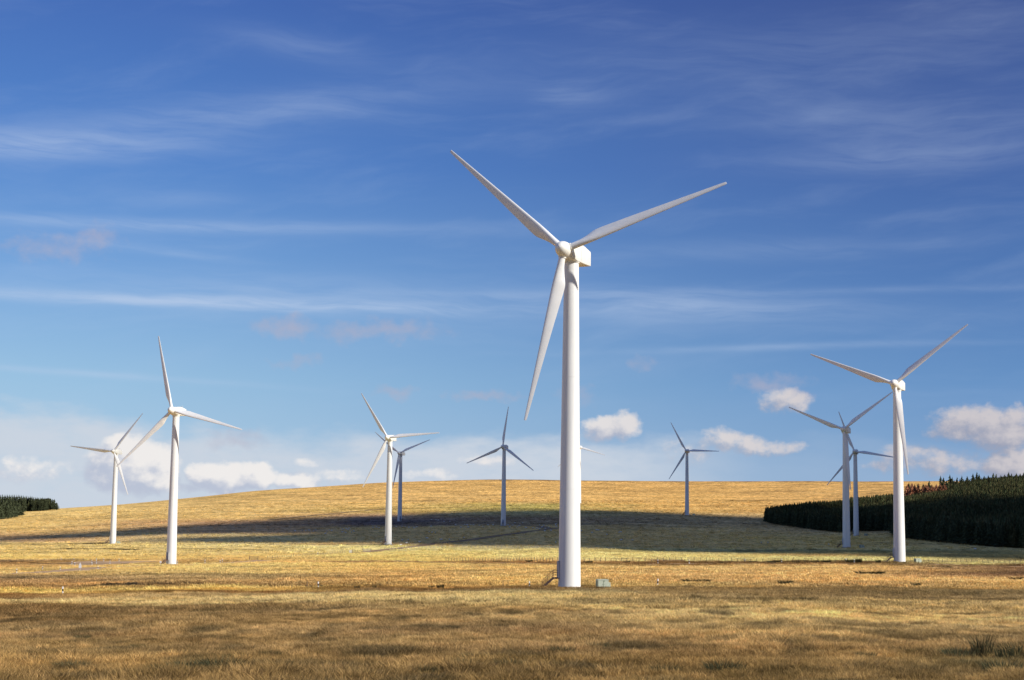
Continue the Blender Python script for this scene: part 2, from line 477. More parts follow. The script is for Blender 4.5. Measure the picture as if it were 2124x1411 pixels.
# ------------------------------------------------------------------ ground-fixed colour: grass, painted track shade, paler tones lifting the cloud shadow
VEG_AND_SHADE = {
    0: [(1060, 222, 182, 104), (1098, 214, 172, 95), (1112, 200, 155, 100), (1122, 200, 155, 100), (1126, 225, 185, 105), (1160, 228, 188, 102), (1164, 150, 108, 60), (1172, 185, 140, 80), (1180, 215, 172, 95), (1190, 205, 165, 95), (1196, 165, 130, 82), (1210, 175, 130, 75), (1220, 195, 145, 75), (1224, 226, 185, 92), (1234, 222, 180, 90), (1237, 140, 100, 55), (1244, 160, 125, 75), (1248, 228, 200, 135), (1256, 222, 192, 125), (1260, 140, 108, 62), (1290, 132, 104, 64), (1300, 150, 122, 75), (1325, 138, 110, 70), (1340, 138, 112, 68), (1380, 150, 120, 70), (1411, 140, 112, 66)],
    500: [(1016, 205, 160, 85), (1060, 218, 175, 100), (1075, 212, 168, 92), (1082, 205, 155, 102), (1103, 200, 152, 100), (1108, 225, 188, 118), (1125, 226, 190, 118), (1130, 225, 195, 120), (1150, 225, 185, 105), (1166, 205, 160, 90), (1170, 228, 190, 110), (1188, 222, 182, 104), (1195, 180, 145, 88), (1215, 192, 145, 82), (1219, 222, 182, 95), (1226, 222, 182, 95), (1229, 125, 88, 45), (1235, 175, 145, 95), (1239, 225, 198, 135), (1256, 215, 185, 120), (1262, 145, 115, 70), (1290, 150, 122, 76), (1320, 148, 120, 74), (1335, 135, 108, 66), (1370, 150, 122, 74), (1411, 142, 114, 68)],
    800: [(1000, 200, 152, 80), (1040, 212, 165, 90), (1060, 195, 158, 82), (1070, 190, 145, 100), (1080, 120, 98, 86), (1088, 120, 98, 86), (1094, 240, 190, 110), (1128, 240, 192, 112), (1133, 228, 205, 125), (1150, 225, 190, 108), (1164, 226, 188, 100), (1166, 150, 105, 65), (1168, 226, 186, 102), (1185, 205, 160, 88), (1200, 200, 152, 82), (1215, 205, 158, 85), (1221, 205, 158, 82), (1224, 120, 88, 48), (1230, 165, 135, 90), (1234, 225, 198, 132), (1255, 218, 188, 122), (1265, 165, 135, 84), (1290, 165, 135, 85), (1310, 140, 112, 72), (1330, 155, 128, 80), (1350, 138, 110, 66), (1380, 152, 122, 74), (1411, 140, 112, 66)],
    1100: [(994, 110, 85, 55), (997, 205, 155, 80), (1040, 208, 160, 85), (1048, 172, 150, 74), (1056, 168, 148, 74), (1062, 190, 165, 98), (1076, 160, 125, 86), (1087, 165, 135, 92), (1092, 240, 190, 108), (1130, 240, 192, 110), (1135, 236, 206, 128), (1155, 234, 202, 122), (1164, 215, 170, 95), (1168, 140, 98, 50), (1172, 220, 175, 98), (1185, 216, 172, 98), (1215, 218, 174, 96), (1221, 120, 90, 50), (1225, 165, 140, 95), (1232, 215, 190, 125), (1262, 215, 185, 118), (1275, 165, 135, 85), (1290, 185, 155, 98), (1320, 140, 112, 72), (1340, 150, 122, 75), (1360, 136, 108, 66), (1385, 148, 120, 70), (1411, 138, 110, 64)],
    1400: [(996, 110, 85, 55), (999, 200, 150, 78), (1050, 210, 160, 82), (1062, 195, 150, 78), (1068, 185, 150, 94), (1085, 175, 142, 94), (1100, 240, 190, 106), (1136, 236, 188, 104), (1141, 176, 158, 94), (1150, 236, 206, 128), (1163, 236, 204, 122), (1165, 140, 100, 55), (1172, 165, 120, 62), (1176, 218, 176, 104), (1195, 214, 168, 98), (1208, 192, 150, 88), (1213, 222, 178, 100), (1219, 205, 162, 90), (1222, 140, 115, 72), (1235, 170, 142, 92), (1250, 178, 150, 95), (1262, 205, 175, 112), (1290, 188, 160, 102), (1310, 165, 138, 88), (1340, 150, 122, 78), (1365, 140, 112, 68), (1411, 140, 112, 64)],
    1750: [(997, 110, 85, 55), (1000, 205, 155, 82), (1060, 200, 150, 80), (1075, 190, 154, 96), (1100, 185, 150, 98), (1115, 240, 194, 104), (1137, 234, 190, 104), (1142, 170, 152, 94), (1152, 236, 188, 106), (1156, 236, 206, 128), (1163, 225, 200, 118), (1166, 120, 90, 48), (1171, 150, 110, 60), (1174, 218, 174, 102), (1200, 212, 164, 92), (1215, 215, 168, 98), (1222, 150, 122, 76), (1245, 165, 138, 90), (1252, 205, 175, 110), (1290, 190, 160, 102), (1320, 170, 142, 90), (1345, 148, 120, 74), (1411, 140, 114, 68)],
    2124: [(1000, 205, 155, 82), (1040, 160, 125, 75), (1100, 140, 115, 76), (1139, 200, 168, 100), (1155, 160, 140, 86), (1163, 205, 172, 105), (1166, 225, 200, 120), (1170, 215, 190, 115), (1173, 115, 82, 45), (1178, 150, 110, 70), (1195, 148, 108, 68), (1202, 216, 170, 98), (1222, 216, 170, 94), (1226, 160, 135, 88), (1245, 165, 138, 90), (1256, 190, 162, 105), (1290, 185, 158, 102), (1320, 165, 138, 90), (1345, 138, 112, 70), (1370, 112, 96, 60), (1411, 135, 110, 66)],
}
vcols = sorted(VEG_AND_SHADE)
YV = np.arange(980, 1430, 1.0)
VG = np.array([[np.interp(YV, [r[0] for r in VEG_AND_SHADE[c]], [r[1 + ch] for r in VEG_AND_SHADE[c]]) for ch in range(3)] for c in vcols])
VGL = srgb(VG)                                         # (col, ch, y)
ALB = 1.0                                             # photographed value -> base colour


def veg_and_shade(x, y):
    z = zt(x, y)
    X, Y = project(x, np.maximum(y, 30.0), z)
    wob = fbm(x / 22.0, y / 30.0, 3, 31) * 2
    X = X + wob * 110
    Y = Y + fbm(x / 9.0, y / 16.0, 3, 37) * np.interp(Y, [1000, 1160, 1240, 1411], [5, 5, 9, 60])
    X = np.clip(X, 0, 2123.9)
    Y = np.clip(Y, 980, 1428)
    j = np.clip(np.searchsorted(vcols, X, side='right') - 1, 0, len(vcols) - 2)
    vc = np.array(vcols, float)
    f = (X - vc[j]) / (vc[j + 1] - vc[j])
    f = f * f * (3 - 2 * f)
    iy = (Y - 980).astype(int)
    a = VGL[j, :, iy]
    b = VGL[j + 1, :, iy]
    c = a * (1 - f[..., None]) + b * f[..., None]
    # patches of paler and darker grasses, a few metres to tens of metres
    fine = np.clip((260 - y) / 120, 0, 1)
    n = fbm(x / 3.2, y / 3.6, 3, 51) * 0.75 + fbm(x / 26.0, y / 11.0, 4, 57) * 0.9 + fbm(x / 90.0, y / 30.0, 3, 59) * 0.5 * (1 - fine)
    n = n + fine * fbm(x / 1.1, y / 1.9, 3, 63) * 1.3
    lum_n = np.maximum(1 + 1.0 * n, 0.25)
    c = c * lum_n[..., None]
    ol = fine * np.clip((fbm(x / 2.2, y / 3.8, 3, 67) - 0.10) * 9, 0, 1) * 0.62
    c = c * (1 - ol[..., None]) + ol[..., None] * np.array([0.075, 0.058, 0.030])
    hue = fbm(x / 12.0, y / 9.0, 3, 61)
    c = c * np.stack([1 + 0.12 * hue, 1 + 0 * hue, 1 - 0.30 * hue], -1)
    lm = c @ np.array([0.3, 0.6, 0.1])
    sat = 0.93 - 0.05 * np.clip((250 - y) / 60, 0, 1)
    c = lm[..., None] + (c - lm[..., None]) * sat[..., None]
    c = np.maximum(c * np.array([1.0, 1.02, 0.95]) * ALB, 0.012)
    return c * np.minimum(1, 0.74 / c.max(-1))[..., None]


# ------------------------------------------------------------------ materials
MATS = {}


def principled(name, col, rough=0.6, spec=0.3, metallic=0.0, var=0.08, vscale=3.0, streak=False):
    if name in MATS:
        return MATS[name]
    m = bpy.data.materials.new(name)
    m.use_nodes = True
    N = NB(m.node_tree)
    p = m.node_tree.nodes['Principled BSDF']
    tcn = N.new('ShaderNodeTexCoord')
    vec = tcn.outputs['Object']
    if streak:
        vec = N.v('MULTIPLY', vec, (1.0, 1.0, 0.06))
    n = N.noise(vec, vscale, 5, 0.6)
    k = N.smooth(n, 0.3, 0.75, 1 - var, 1 + var * 0.4)
    c = N.mix(1.0, (*col, 1), N.xyz(k, k, k), 'MULTIPLY')
    N.put(p.inputs['Base Color'], c)
    p.inputs['Roughness'].default_value = rough
    p.inputs['Specular IOR Level'].default_value = spec
    p.inputs['Metallic'].default_value = metallic
    MATS[name] = m
    return m


M_TOWER = principled('tower paint', (0.72, 0.72, 0.69), 0.42, 0.4, var=0.13, vscale=0.8, streak=True)
M_BLADE = principled('blade gelcoat', (0.70, 0.70, 0.68), 0.38, 0.4, var=0.06, vscale=0.5)
M_NAC = principled('nacelle gelcoat', (0.74, 0.73, 0.67), 0.4, 0.4, var=0.06, vscale=0.7)
M_SEAM = principled('grey seam', (0.55, 0.55, 0.53), 0.5)
M_STEEL = principled('brown painted steel', (0.085, 0.05, 0.045), 0.6, var=0.3)
M_DOOR = principled('grey door paint', (0.30, 0.34, 0.42), 0.5)
M_GREEN = principled('pale green cabinet paint', (0.38, 0.42, 0.33), 0.55, var=0.15, vscale=1.5)
M_GREEN2 = principled('dark green cabinet vents', (0.10, 0.14, 0.09), 0.6)
M_CONC = principled('foundation concrete', (0.30, 0.27, 0.22), 0.9, var=0.3)
M_WHITE = principled('white post paint', (0.80, 0.80, 0.78), 0.5)
M_BLACK = principled('black band paint', (0.02, 0.02, 0.02), 0.5)
M_WOOD = principled('weathered wood', (0.16, 0.12, 0.085), 0.85, var=0.4, vscale=6)
M_WOODP = principled('pale weathered wood', (0.46, 0.42, 0.35), 0.85, var=0.3, vscale=6)
M_WIRE = principled('galvanised wire', (0.30, 0.29, 0.28), 0.5)
M_WOOL = principled('sheep wool', (0.72, 0.69, 0.61), 0.95, var=0.2, vscale=8)
M_FACE = principled('sheep face and legs', (0.06, 0.05, 0.045), 0.9)
M_BOARD = principled('pale board', (0.66, 0.62, 0.48), 0.7, var=0.2)
M_BARK = principled('spruce bark', (0.11, 0.085, 0.065), 0.95, var=0.4, vscale=4)
M_CLOUD = principled('cloud', (0.9, 0.9, 0.9), 1.0, 0.0, var=0.03, vscale=0.01)


def ground_material():
    m = bpy.data.materials.new('moor grassland')
    m.use_nodes = True
    N = NB(m.node_tree)
    p = m.node_tree.nodes['Principled BSDF']
    a = N.new('ShaderNodeAttribute', attribute_name='veg_and_shade')
    geo = N.new('ShaderNodeNewGeometry')
    pos = geo.outputs['Position']
    n1 = N.noise(N.v('MULTIPLY', pos, (0.8, 0.55, 1.0)), 1.4, 6, 0.7)
    n2 = N.noise(N.v('MULTIPLY', pos, (0.30, 0.12, 0.5)), 1.0, 5, 0.65)
    n3 = N.noise(N.v('MULTIPLY', pos, (0.035, 0.022, 0.05)), 1.0, 5, 0.6)
    k = N.m('MULTIPLY', N.smooth(n1, 0.25, 0.75, 0.55, 1.55), N.smooth(n2, 0.25, 0.75, 0.62, 1.42))
    k = N.m('MULTIPLY', k, N.smooth(n3, 0.3, 0.7, 0.86, 1.12))
    c = N.mix(1.0, a.outputs['Color'], N.xyz(k, N.m('POWER', k, 1.05), N.m('POWER', k, 1.12)), 'MULTIPLY')
    # scattered dark seams: runnels, rush lines, sheep tracks
    v3 = N.noise(N.v('MULTIPLY', pos, (0.045, 0.03, 0.1)), 1.0, 4, 0.55, 0.6)
    seam = N.m('ABSOLUTE', N.m('SUBTRACT', v3, 0.5))
    sm = N.m('MULTIPLY', N.smooth(seam, 0.010, 0.0), N.smooth(n2, 0.42, 0.6))
    c = N.mix(N.m('MULTIPLY', sm, 0.55), c, (0.10, 0.065, 0.03))
    N.put(p.inputs['Base Color'], c)
    p.inputs['Roughness'].default_value = 0.95
    p.inputs['Specular IOR Level'].default_value = 0.05
    bmp = N.new('ShaderNodeBump')
    bmp.inputs['Strength'].default_value = 1.0
    bmp.inputs['Distance'].default_value = 0.55
    hgt = N.m('ADD', n1, N.m('MULTIPLY', n2, 1.4))
    N.put(bmp.inputs['Height'], hgt)
    N.l.new(bmp.outputs[0], p.inputs['Normal'])
    return m


def instanced_material(name, transl=0.35, var=0.5, nscale=1.2):
    """blades and needles: colour carried by each clump, varied blade by blade"""
    m = bpy.data.materials.new(name)
    m.use_nodes = True
    N = NB(m.node_tree)
    m.node_tree.nodes.remove(m.node_tree.nodes['Principled BSDF'])
    a = N.new('ShaderNodeAttribute', attribute_name='col', attribute_type='INSTANCER')
    b = N.new('ShaderNodeAttribute', attribute_name='shade', attribute_type='GEOMETRY')
    geo = N.new('ShaderNodeNewGeometry')
    n = N.noise(geo.outputs['Position'], nscale, 4, 0.65)
    k = N.m('MULTIPLY', N.smooth(n, 0.25, 0.75, 1 - var * 0.6, 1 + var * 0.5), b.outputs['Fac'])
    c = N.mix(1.0, a.outputs['Color'], N.xyz(k, k, N.m('POWER', k, 1.2)), 'MULTIPLY')
    d = N.new('ShaderNodeBsdfDiffuse')
    t = N.new('ShaderNodeBsdfTranslucent')
    N.put(d.inputs['Color'], c)
    N.put(t.inputs['Color'], c)
    mx = N.new('ShaderNodeMixShader')
    mx.inputs[0].default_value = transl
    N.l.new(d.outputs[0], mx.inputs[1])
    N.l.new(t.outputs[0], mx.inputs[2])
    out = [q for q in m.node_tree.nodes if q.type == 'OUTPUT_MATERIAL'][0]
    N.l.new(mx.outputs[0], out.inputs[0])
    return m


def foliage_material(name, col, transl=0.2):
    m = bpy.data.materials.new(name)
    m.use_nodes = True
    N = NB(m.node_tree)
    m.node_tree.nodes.remove(m.node_tree.nodes['Principled BSDF'])
    oi = N.new('ShaderNodeObjectInfo')
    geo = N.new('ShaderNodeNewGeometry')
    b = N.new('ShaderNodeAttribute', attribute_name='shade', attribute_type='GEOMETRY')
    n = N.noise(geo.outputs['Position'], 0.7, 4, 0.7)
    k = N.m('MULTIPLY', N.smooth(n, 0.3, 0.7, 0.6, 1.4), b.outputs['Fac'])
    k = N.m('MULTIPLY', k, N.smooth(oi.outputs['Random'], 0, 1, 0.7, 1.3))
    c = N.mix(1.0, (*col, 1), N.xyz(k, k, k), 'MULTIPLY')
    d = N.new('ShaderNodeBsdfDiffuse')
    t = N.new('ShaderNodeBsdfTranslucent')
    N.put(d.inputs['Color'], c)
    N.put(t.inputs['Color'], c)
    mx = N.new('ShaderNodeMixShader')
    mx.inputs[0].default_value = transl
    N.l.new(d.outputs[0], mx.inputs[1])
    N.l.new(t.outputs[0], mx.inputs[2])
    out = [q for q in m.node_tree.nodes if q.type == 'OUTPUT_MATERIAL'][0]
    N.l.new(mx.outputs[0], out.inputs[0])
    return m


M_GROUND = ground_material()
M_GRASS = instanced_material('dry moor grass blades', 0.30, 0.5, 1.5)
M_NEEDLE_I = instanced_material('spruce needles in the plantation', 0.12, 0.7, 0.35)
M_NEEDLE = foliage_material('spruce needles', (0.046, 0.054, 0.028), 0.12)
M_LARCH = foliage_material('bare larch twigs', (0.26, 0.115, 0.06), 0.2)
M_RUSH = foliage_material('dark green rushes', (0.072, 0.070, 0.036), 0.2)
M_SHRUB = foliage_material('dark gorse', (0.055, 0.05, 0.025), 0.1)
M_TRACK = principled('gravel track', (0.46, 0.31, 0.18), 1.0, 0.0, var=0.35, vscale=0.4)
M_PEAT = principled('bare peat', (0.13, 0.085, 0.045), 1.0, 0.0, var=0.4, vscale=0.4)
M_TRACKD = principled('peaty track', (0.36, 0.245, 0.135), 1.0, 0.0, var=0.35, vscale=0.3)


# ------------------------------------------------------------------ mesh helper
class MB:
    def __init__(s):
        s.v = []
        s.f = []
        s.mi = []

    def add(s, verts, faces, mi=0):
        o = len(s.v)
        s.v += [tuple(p) for p in verts]
        s.f += [tuple(i + o for i in f) for f in faces]
        s.mi += [mi] * len(faces)

    def box(s, c, size, rot=None, mi=0):
        hx, hy, hz = (k / 2 for k in size)
        vs = [Vector((a * hx, b * hy, d * hz)) for a in (-1, 1) for b in (-1, 1) for d in (-1, 1)]
        if rot is not None:
            vs = [rot @ p for p in vs]
        vs = [(p.x + c[0], p.y + c[1], p.z + c[2]) for p in vs]
        s.add(vs, [(0, 1, 3, 2), (4, 6, 7, 5), (0, 4, 5, 1), (2, 3, 7, 6), (0, 2, 6, 4), (1, 5, 7, 3)], mi)

    def bar(s, a, b, r, n=5, mi=0, r2=None):
        a, b = Vector(a), Vector(b)
        r2 = r if r2 is None else r2
        q = (b - a).to_track_quat('Z', 'Y')
        vs = []
        for (p, rr) in ((a, r), (b, r2)):
            for i in range(n):
                t = 2 * math.pi * i / n
                w = p + q @ Vector((rr * math.cos(t), rr * math.sin(t), 0))
                vs.append(tuple(w))
        fs = [(i, (i + 1) % n, n + (i + 1) % n, n + i) for i in range(n)]
        fs += [tuple(range(n))[::-1], tuple(range(n, 2 * n))]
        s.add(vs, fs, mi)

    def lathe(s, prof, n=48, mi=0):
        o = len(s.v)
        for (r, z) in prof:
            for i in range(n):
                t = 2 * math.pi * i / n
                s.v.append((r * math.cos(t), r * math.sin(t), z))
        for k in range(len(prof) - 1):
            for i in range(n):
                j = (i + 1) % n
                s.f.append((o + k * n + i, o + k * n + j, o + (k + 1) * n + j, o + (k + 1) * n + i))
                s.mi.append(mi)
        s.f.append(tuple(o + i for i in range(n))[::-1])
        s.f.append(tuple(o + (len(prof) - 1) * n + i for i in range(n)))
        s.mi += [mi, mi]

    def mesh(s, name, mats, smooth=False, shade=None):
        me = bpy.data.meshes.new(name)
        me.from_pydata(s.v, [], s.f)
        for m in (mats if isinstance(mats, (list, tuple)) else [mats]):
            me.materials.append(m)
        if any(s.mi):
            me.polygons.foreach_set('material_index', s.mi)
        if smooth:
            me.polygons.foreach_set('use_smooth', [True] * len(me.polygons))
            if smooth != 'all':
                try:
                    me.set_sharp_from_angle(angle=R(float(smooth)))
                except Exception:
                    pass
        if shade is not None:
            at_ = me.attributes.new('shade', 'FLOAT', 'FACE')
            at_.data.foreach_set('value', shade)
        me.update()
        return me


def link(name, data, parent=None):
    o = bpy.data.objects.new(name, data)
    COL.objects.link(o)
    if parent is not None:
        o.parent = parent
    return o


def tag(o, label=None, cat=None, group=None, kind=None):
    for k_, v_ in (('label', label), ('category', cat), ('group', group), ('kind', kind)):
        if v_ is not None:
            o[k_] = v_
    return o


def copy_tree(o, parent=None):
    c = o.copy()
    COL.objects.link(c)
    c.parent = parent
    for ch in list(o.children):
        copy_tree(ch, c)
    return c


# ------------------------------------------------------------------ the ground sheet
def lin(a, b, s):
    return list(np.arange(a, b, s))


ys = np.array([-3000, -1500, -600, -300, -150, -80, -40, -20] + lin(0, 40, 4) + lin(40, 260, 1.25) + lin(260, 620, 2.0) + lin(620, 1300, 4.0)
              + lin(1300, 2100, 8.0) + lin(2100, 3200, 50) + lin(3200, 9001, 400), float)
u = np.linspace(-1, 1, 521)
xs = 520 * (0.35 * u + 0.65 * u ** 3) + 8000 * np.clip(np.abs(u) - 0.93, 0, None) / 0.07 * np.sign(u)
GX, GY = np.meshgrid(xs, ys)
GZ = zt(GX, GY)
nr, nc = GX.shape
co = np.stack([GX, GY, GZ], -1).reshape(-1, 3)
idx = np.arange(nr * nc).reshape(nr, nc)
quads = np.stack([idx[:-1, :-1], idx[:-1, 1:], idx[1:, 1:], idx[1:, :-1]], -1).reshape(-1, 4)
me = bpy.data.meshes.new('moorland_ground')
me.vertices.add(len(co))
me.vertices.foreach_set('co', co.ravel())
me.loops.add(len(quads) * 4)
me.loops.foreach_set('vertex_index', quads.ravel())
me.polygons.add(len(quads))
me.polygons.foreach_set('loop_start', np.arange(0, len(quads) * 4, 4))
me.polygons.foreach_set('use_smooth', np.ones(len(quads), bool))
me.update(calc_edges=True)
vc_ = veg_and_shade(GX.ravel(), GY.ravel())
ca = me.color_attributes.new('veg_and_shade', 'FLOAT_COLOR', 'POINT')
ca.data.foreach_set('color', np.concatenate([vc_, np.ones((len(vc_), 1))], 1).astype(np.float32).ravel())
me.materials.append(M_GROUND)
ground = link('moorland_ground', me)
tag(ground, 'rolling moorland of dry golden and brown grass', kind='structure')


# ------------------------------------------------------------------ tracks laid on the ground
TRACKS = []


def track(name, pts, width, mat, label, lift=0.10):
    """pts: photo pixels of the centre line, width in metres"""
    P = [ground_hit(*p)[:2] for p in pts]
    P = np.array(P)
    seg = np.linalg.norm(np.diff(P, axis=0), axis=1)
    s = np.concatenate([[0], np.cumsum(seg)])
    t = np.arange(0, s[-1], 2.0)
    cx = np.interp(t, s, P[:, 0])
    cy = np.interp(t, s, P[:, 1])
    kk = np.ones(9) / 9
    if len(t) > 20:
        cx[4:-4] = np.convolve(cx, kk, 'valid')
        cy[4:-4] = np.convolve(cy, kk, 'valid')
    dx_, dy_ = np.gradient(cx), np.gradient(cy)
    L = np.hypot(dx_, dy_) + 1e-6
    nx, ny = -dy_ / L, dx_ / L
    wd = np.interp(t, s, width) if hasattr(width, '__len__') else np.full(len(t), float(width))
    m = MB()
    K = 6
    vs = []
    for i in range(len(t)):
        for k_ in range(K + 1):
            o_ = (k_ / K - 0.5) * wd[i] * (1 + 0.12 * math.sin(i * 0.7 + k_))
            x_, y_ = cx[i] + nx[i] * o_, cy[i] + ny[i] * o_
            vs.append((x_, y_))
    vs = np.array(vs)
    z_ = zt(vs[:, 0], vs[:, 1]) + lift
    fs = []
    for i in range(len(t) - 1):
        for k_ in range(K):
            a = i * (K + 1) + k_
            fs.append((a, a + K + 1, a + K + 2, a + 1))
    m.add([(a, b, c) for (a, b), c in zip(vs, z_)], fs)
    o = link(name, m.mesh(name, mat, 'all'))
    tag(o, label, kind='structure')
    TRACKS.append((cx, cy, wd))
    return o


track('gravel_track', [(40, 1192), (130, 1187), (200, 1178), (300, 1175), (352, 1173), (430, 1171), (500, 1167), (560, 1163)], 11, M_TRACK,
      'pinkish gravel track running past the foot of the left turbine')
track('gravel_yard', [(150, 1170), (190, 1170), (235, 1167), (262, 1165)], 30, M_TRACK, 'widened gravel turning area edged with marker posts')
track('gravel_track', [(740, 1147), (800, 1141), (850, 1135), (890, 1129), (950, 1123), (1020, 1114), (1090, 1104), (1140, 1098), (1165, 1095), (1200, 1094)], 6.5, M_TRACKD,
      'brown track curving through the shaded pasture to the turbines behind')
track('gravel_track', [(1138, 1097), (1120, 1092), (1080, 1089), (1030, 1088)], 7, M_TRACKD, 'branch of the brown track bending back to the shaded turbine')
track('gravel_track', [(600, 1165), (700, 1163.5), (800, 1164), (900, 1167), (1000, 1169), (1100, 1170), (1180, 1171)], 5, M_TRACKD, 'dark track crossing the golden grass behind the tallest turbine')
track('gravel_track', [(1180, 1171), (1260, 1172), (1360, 1172), (1450, 1170), (1560, 1170), (1700, 1170), (1860, 1171), (1990, 1173), (2124, 1176), (2300, 1180)], 6, M_TRACKD, 'dark track running along the fence to the right')
track('gravel_track', [(1300, 1168), (1450, 1167), (1560, 1168.5), (1660, 1168), (1850, 1169)], 2.2, M_TRACK, 'thin pale gravel strip along the fence')
track('grass_bank', [(-150, 1243), (0, 1240), (200, 1237), (400, 1233), (600, 1228), (800, 1225), (1000, 1223), (1150, 1222), (1400, 1222), (1600, 1224)], 4.0, M_TRACKD, 'track edge with painted shade at the brow of the near field')  # dark strip also stands in for shade on the track shoulder


for pts_, w_, lab_ in [([(560, 1079), (640, 1071), (720, 1063), (800, 1056)], 4, 'faint brown sheep track slanting up the golden hillside')]:
    track('sheep_track', pts_, w_, M_TRACKD, lab_, 0.3)
for pts_, w_, lab_ in [([(130, 1138.5), (180, 1140), (230, 1139), (288, 1141.5)], 4, 'dark peaty ditch line in the golden grass below the leftmost turbine'),
                       ([(365, 1139), (430, 1140), (500, 1140.5), (560, 1141)], 3, 'broken dark ditch line right of the left turbine tower'),
                       ([(60, 1131), (110, 1130), (160, 1128), (232, 1127)], 6, 'dark bank at the foot of the leftmost turbine')]:
    track('ditch', pts_, w_, M_PEAT, lab_, 0.3)


def near_track(x, y, margin):
    bad = np.zeros(len(x), bool)
    for (cx, cy, wd) in TRACKS:
        for i in range(0, len(cx), 3):
            sel = (np.abs(y - cy[i]) < wd[i]) & (np.abs(x - cx[i]) < wd[i] + 3)
            if sel.any():
                bad |= sel & (np.hypot(x - cx[i], y - cy[i]) < wd[i] / 2 + margin)
    return bad


# ------------------------------------------------------------------ cloud that shades the valley (out of the frame, up to the right)
SHADE_TOP = [(-500, 1134), (-200, 1124), (0, 1113), (240, 1099), (400, 1089), (540, 1079), (700, 1071), (830, 1067), (960, 1061), (1080, 1058), (1180, 1057), (1300, 1060), (1440, 1066), (1560, 1074)]
SHADE_BOT = [(2300, 1168), (2124, 1163), (1860, 1158), (1700, 1154), (1600, 1151), (1400, 1146), (1180, 1138), (1000, 1133), (850, 1132), (800, 1131), (700, 1128), (540, 1127), (400, 1126), (300, 1125), (240, 1121),
             (330, 1117), (430, 1114), (560, 1109), (600, 1106), (480, 1107.5), (330, 1111), (240, 1114), (120, 1119), (0, 1124), (-200, 1136), (-500, 1150)]
poly = [ground_hit(*p)[:3] for p in SHADE_TOP]
for (px, py, dpt) in [(1640, 1062, 1230), (1760, 1048, 1190), (1866, 1046, 1150), (2000, 1052, 1075), (2124, 1052, 1010), (2500, 1040, 980)]:
    poly.append(at(px, py, dpt))
poly += [ground_hit(*p)[:3] for p in SHADE_BOT]
CLOUD_ALT = 2400.0
poly = np.array(poly)
lift = (CLOUD_ALT - poly[:, 2]) / SUNV[2]
cp = poly + lift[:, None] * SUNV
px_, py_ = cp[:, 0], cp[:, 1]


def inside(x, y):
    r = np.zeros(x.shape, bool)
    n = len(px_)
    for i in range(n):
        j = (i - 1) % n
        c = ((py_[i] > y) != (py_[j] > y)) & (x < (px_[j] - px_[i]) * (y - py_[i]) / (py_[j] - py_[i] + 1e-9) + px_[i])
        r ^= c
    return r


step = 6.0
cxs = np.arange(px_.min() - 10, px_.max() + 10, step)
cys = np.arange(py_.min() - 10, py_.max() + 10, step)
CXg, CYg = np.meshgrid(cxs, cys)
wx = CXg + fbm(CXg / 30, CYg / 30, 3, 71) * 14
wy = CYg + fbm(CXg / 30, CYg / 30, 3, 79) * 8
ins = inside(wx, wy)
# distance from the rim, in cells, for the swelling of the top
dist = ins.astype(float)
acc = dist.copy()
cur = ins.copy()
for k_ in range(7):
    nxt = cur.copy()
    nxt[1:, :] &= cur[:-1, :]
    nxt[:-1, :] &= cur[1:, :]
    nxt[:, 1:] &= cur[:, :-1]
    nxt[:, :-1] &= cur[:, 1:]
    cur = nxt
    acc += cur
top = CLOUD_ALT + 2 + acc * 2.2 * (0.8 + 0.8 * (fbm(CXg / 40, CYg / 40, 3, 83) + 0.3))
bot = CLOUD_ALT - 1.5 - acc * 0.35
vid = -np.ones(ins.shape, int)
cell = ins[:-1, :-1] & ins[1:, :-1] & ins[:-1, 1:] & ins[1:, 1:]
use = np.zeros(ins.shape, bool)
use[:-1, :-1] |= cell
use[1:, :-1] |= cell
use[:-1, 1:] |= cell
use[1:, 1:] |= cell
vid[use] = np.arange(use.sum())
nu = int(use.sum())
cv = np.concatenate([np.stack([CXg[use], CYg[use], top[use]], -1), np.stack([CXg[use], CYg[use], bot[use]], -1)])
ci_, cj_ = np.nonzero(cell)
q_ = np.stack([vid[ci_, cj_], vid[ci_, cj_ + 1], vid[ci_ + 1, cj_ + 1], vid[ci_ + 1, cj_]], -1)
faces = [tuple(r) for r in q_.tolist()] + [tuple(r[::-1]) for r in (q_ + nu).tolist()]
cpad = np.pad(cell, 1)
for i, j in zip(ci_, cj_):
    a, b, c, d = vid[i, j], vid[i, j + 1], vid[i + 1, j + 1], vid[i + 1, j]
    I, J = i + 1, j + 1
    if not cpad[I - 1, J]:
        faces.append((b, a, a + nu, b + nu))
    if not cpad[I + 1, J]:
        faces.append((d, c, c + nu, d + nu))
    if not cpad[I, J - 1]:
        faces.append((a, d, d + nu, a + nu))
    if not cpad[I, J + 1]:
        faces.append((c, b, b + nu, c + nu))
cm = bpy.data.meshes.new('cloud')
cm.from_pydata(cv.tolist(), [], faces)
cm.polygons.foreach_set('use_smooth', [True] * len(cm.polygons))
cm.materials.append(M_CLOUD)
tag(link('cloud', cm), 'low white cloud up to the right whose shadow lies across the valley', kind='structure')


# ------------------------------------------------------------------ wind turbines
HUBH = 50.0
RAD = 26.0


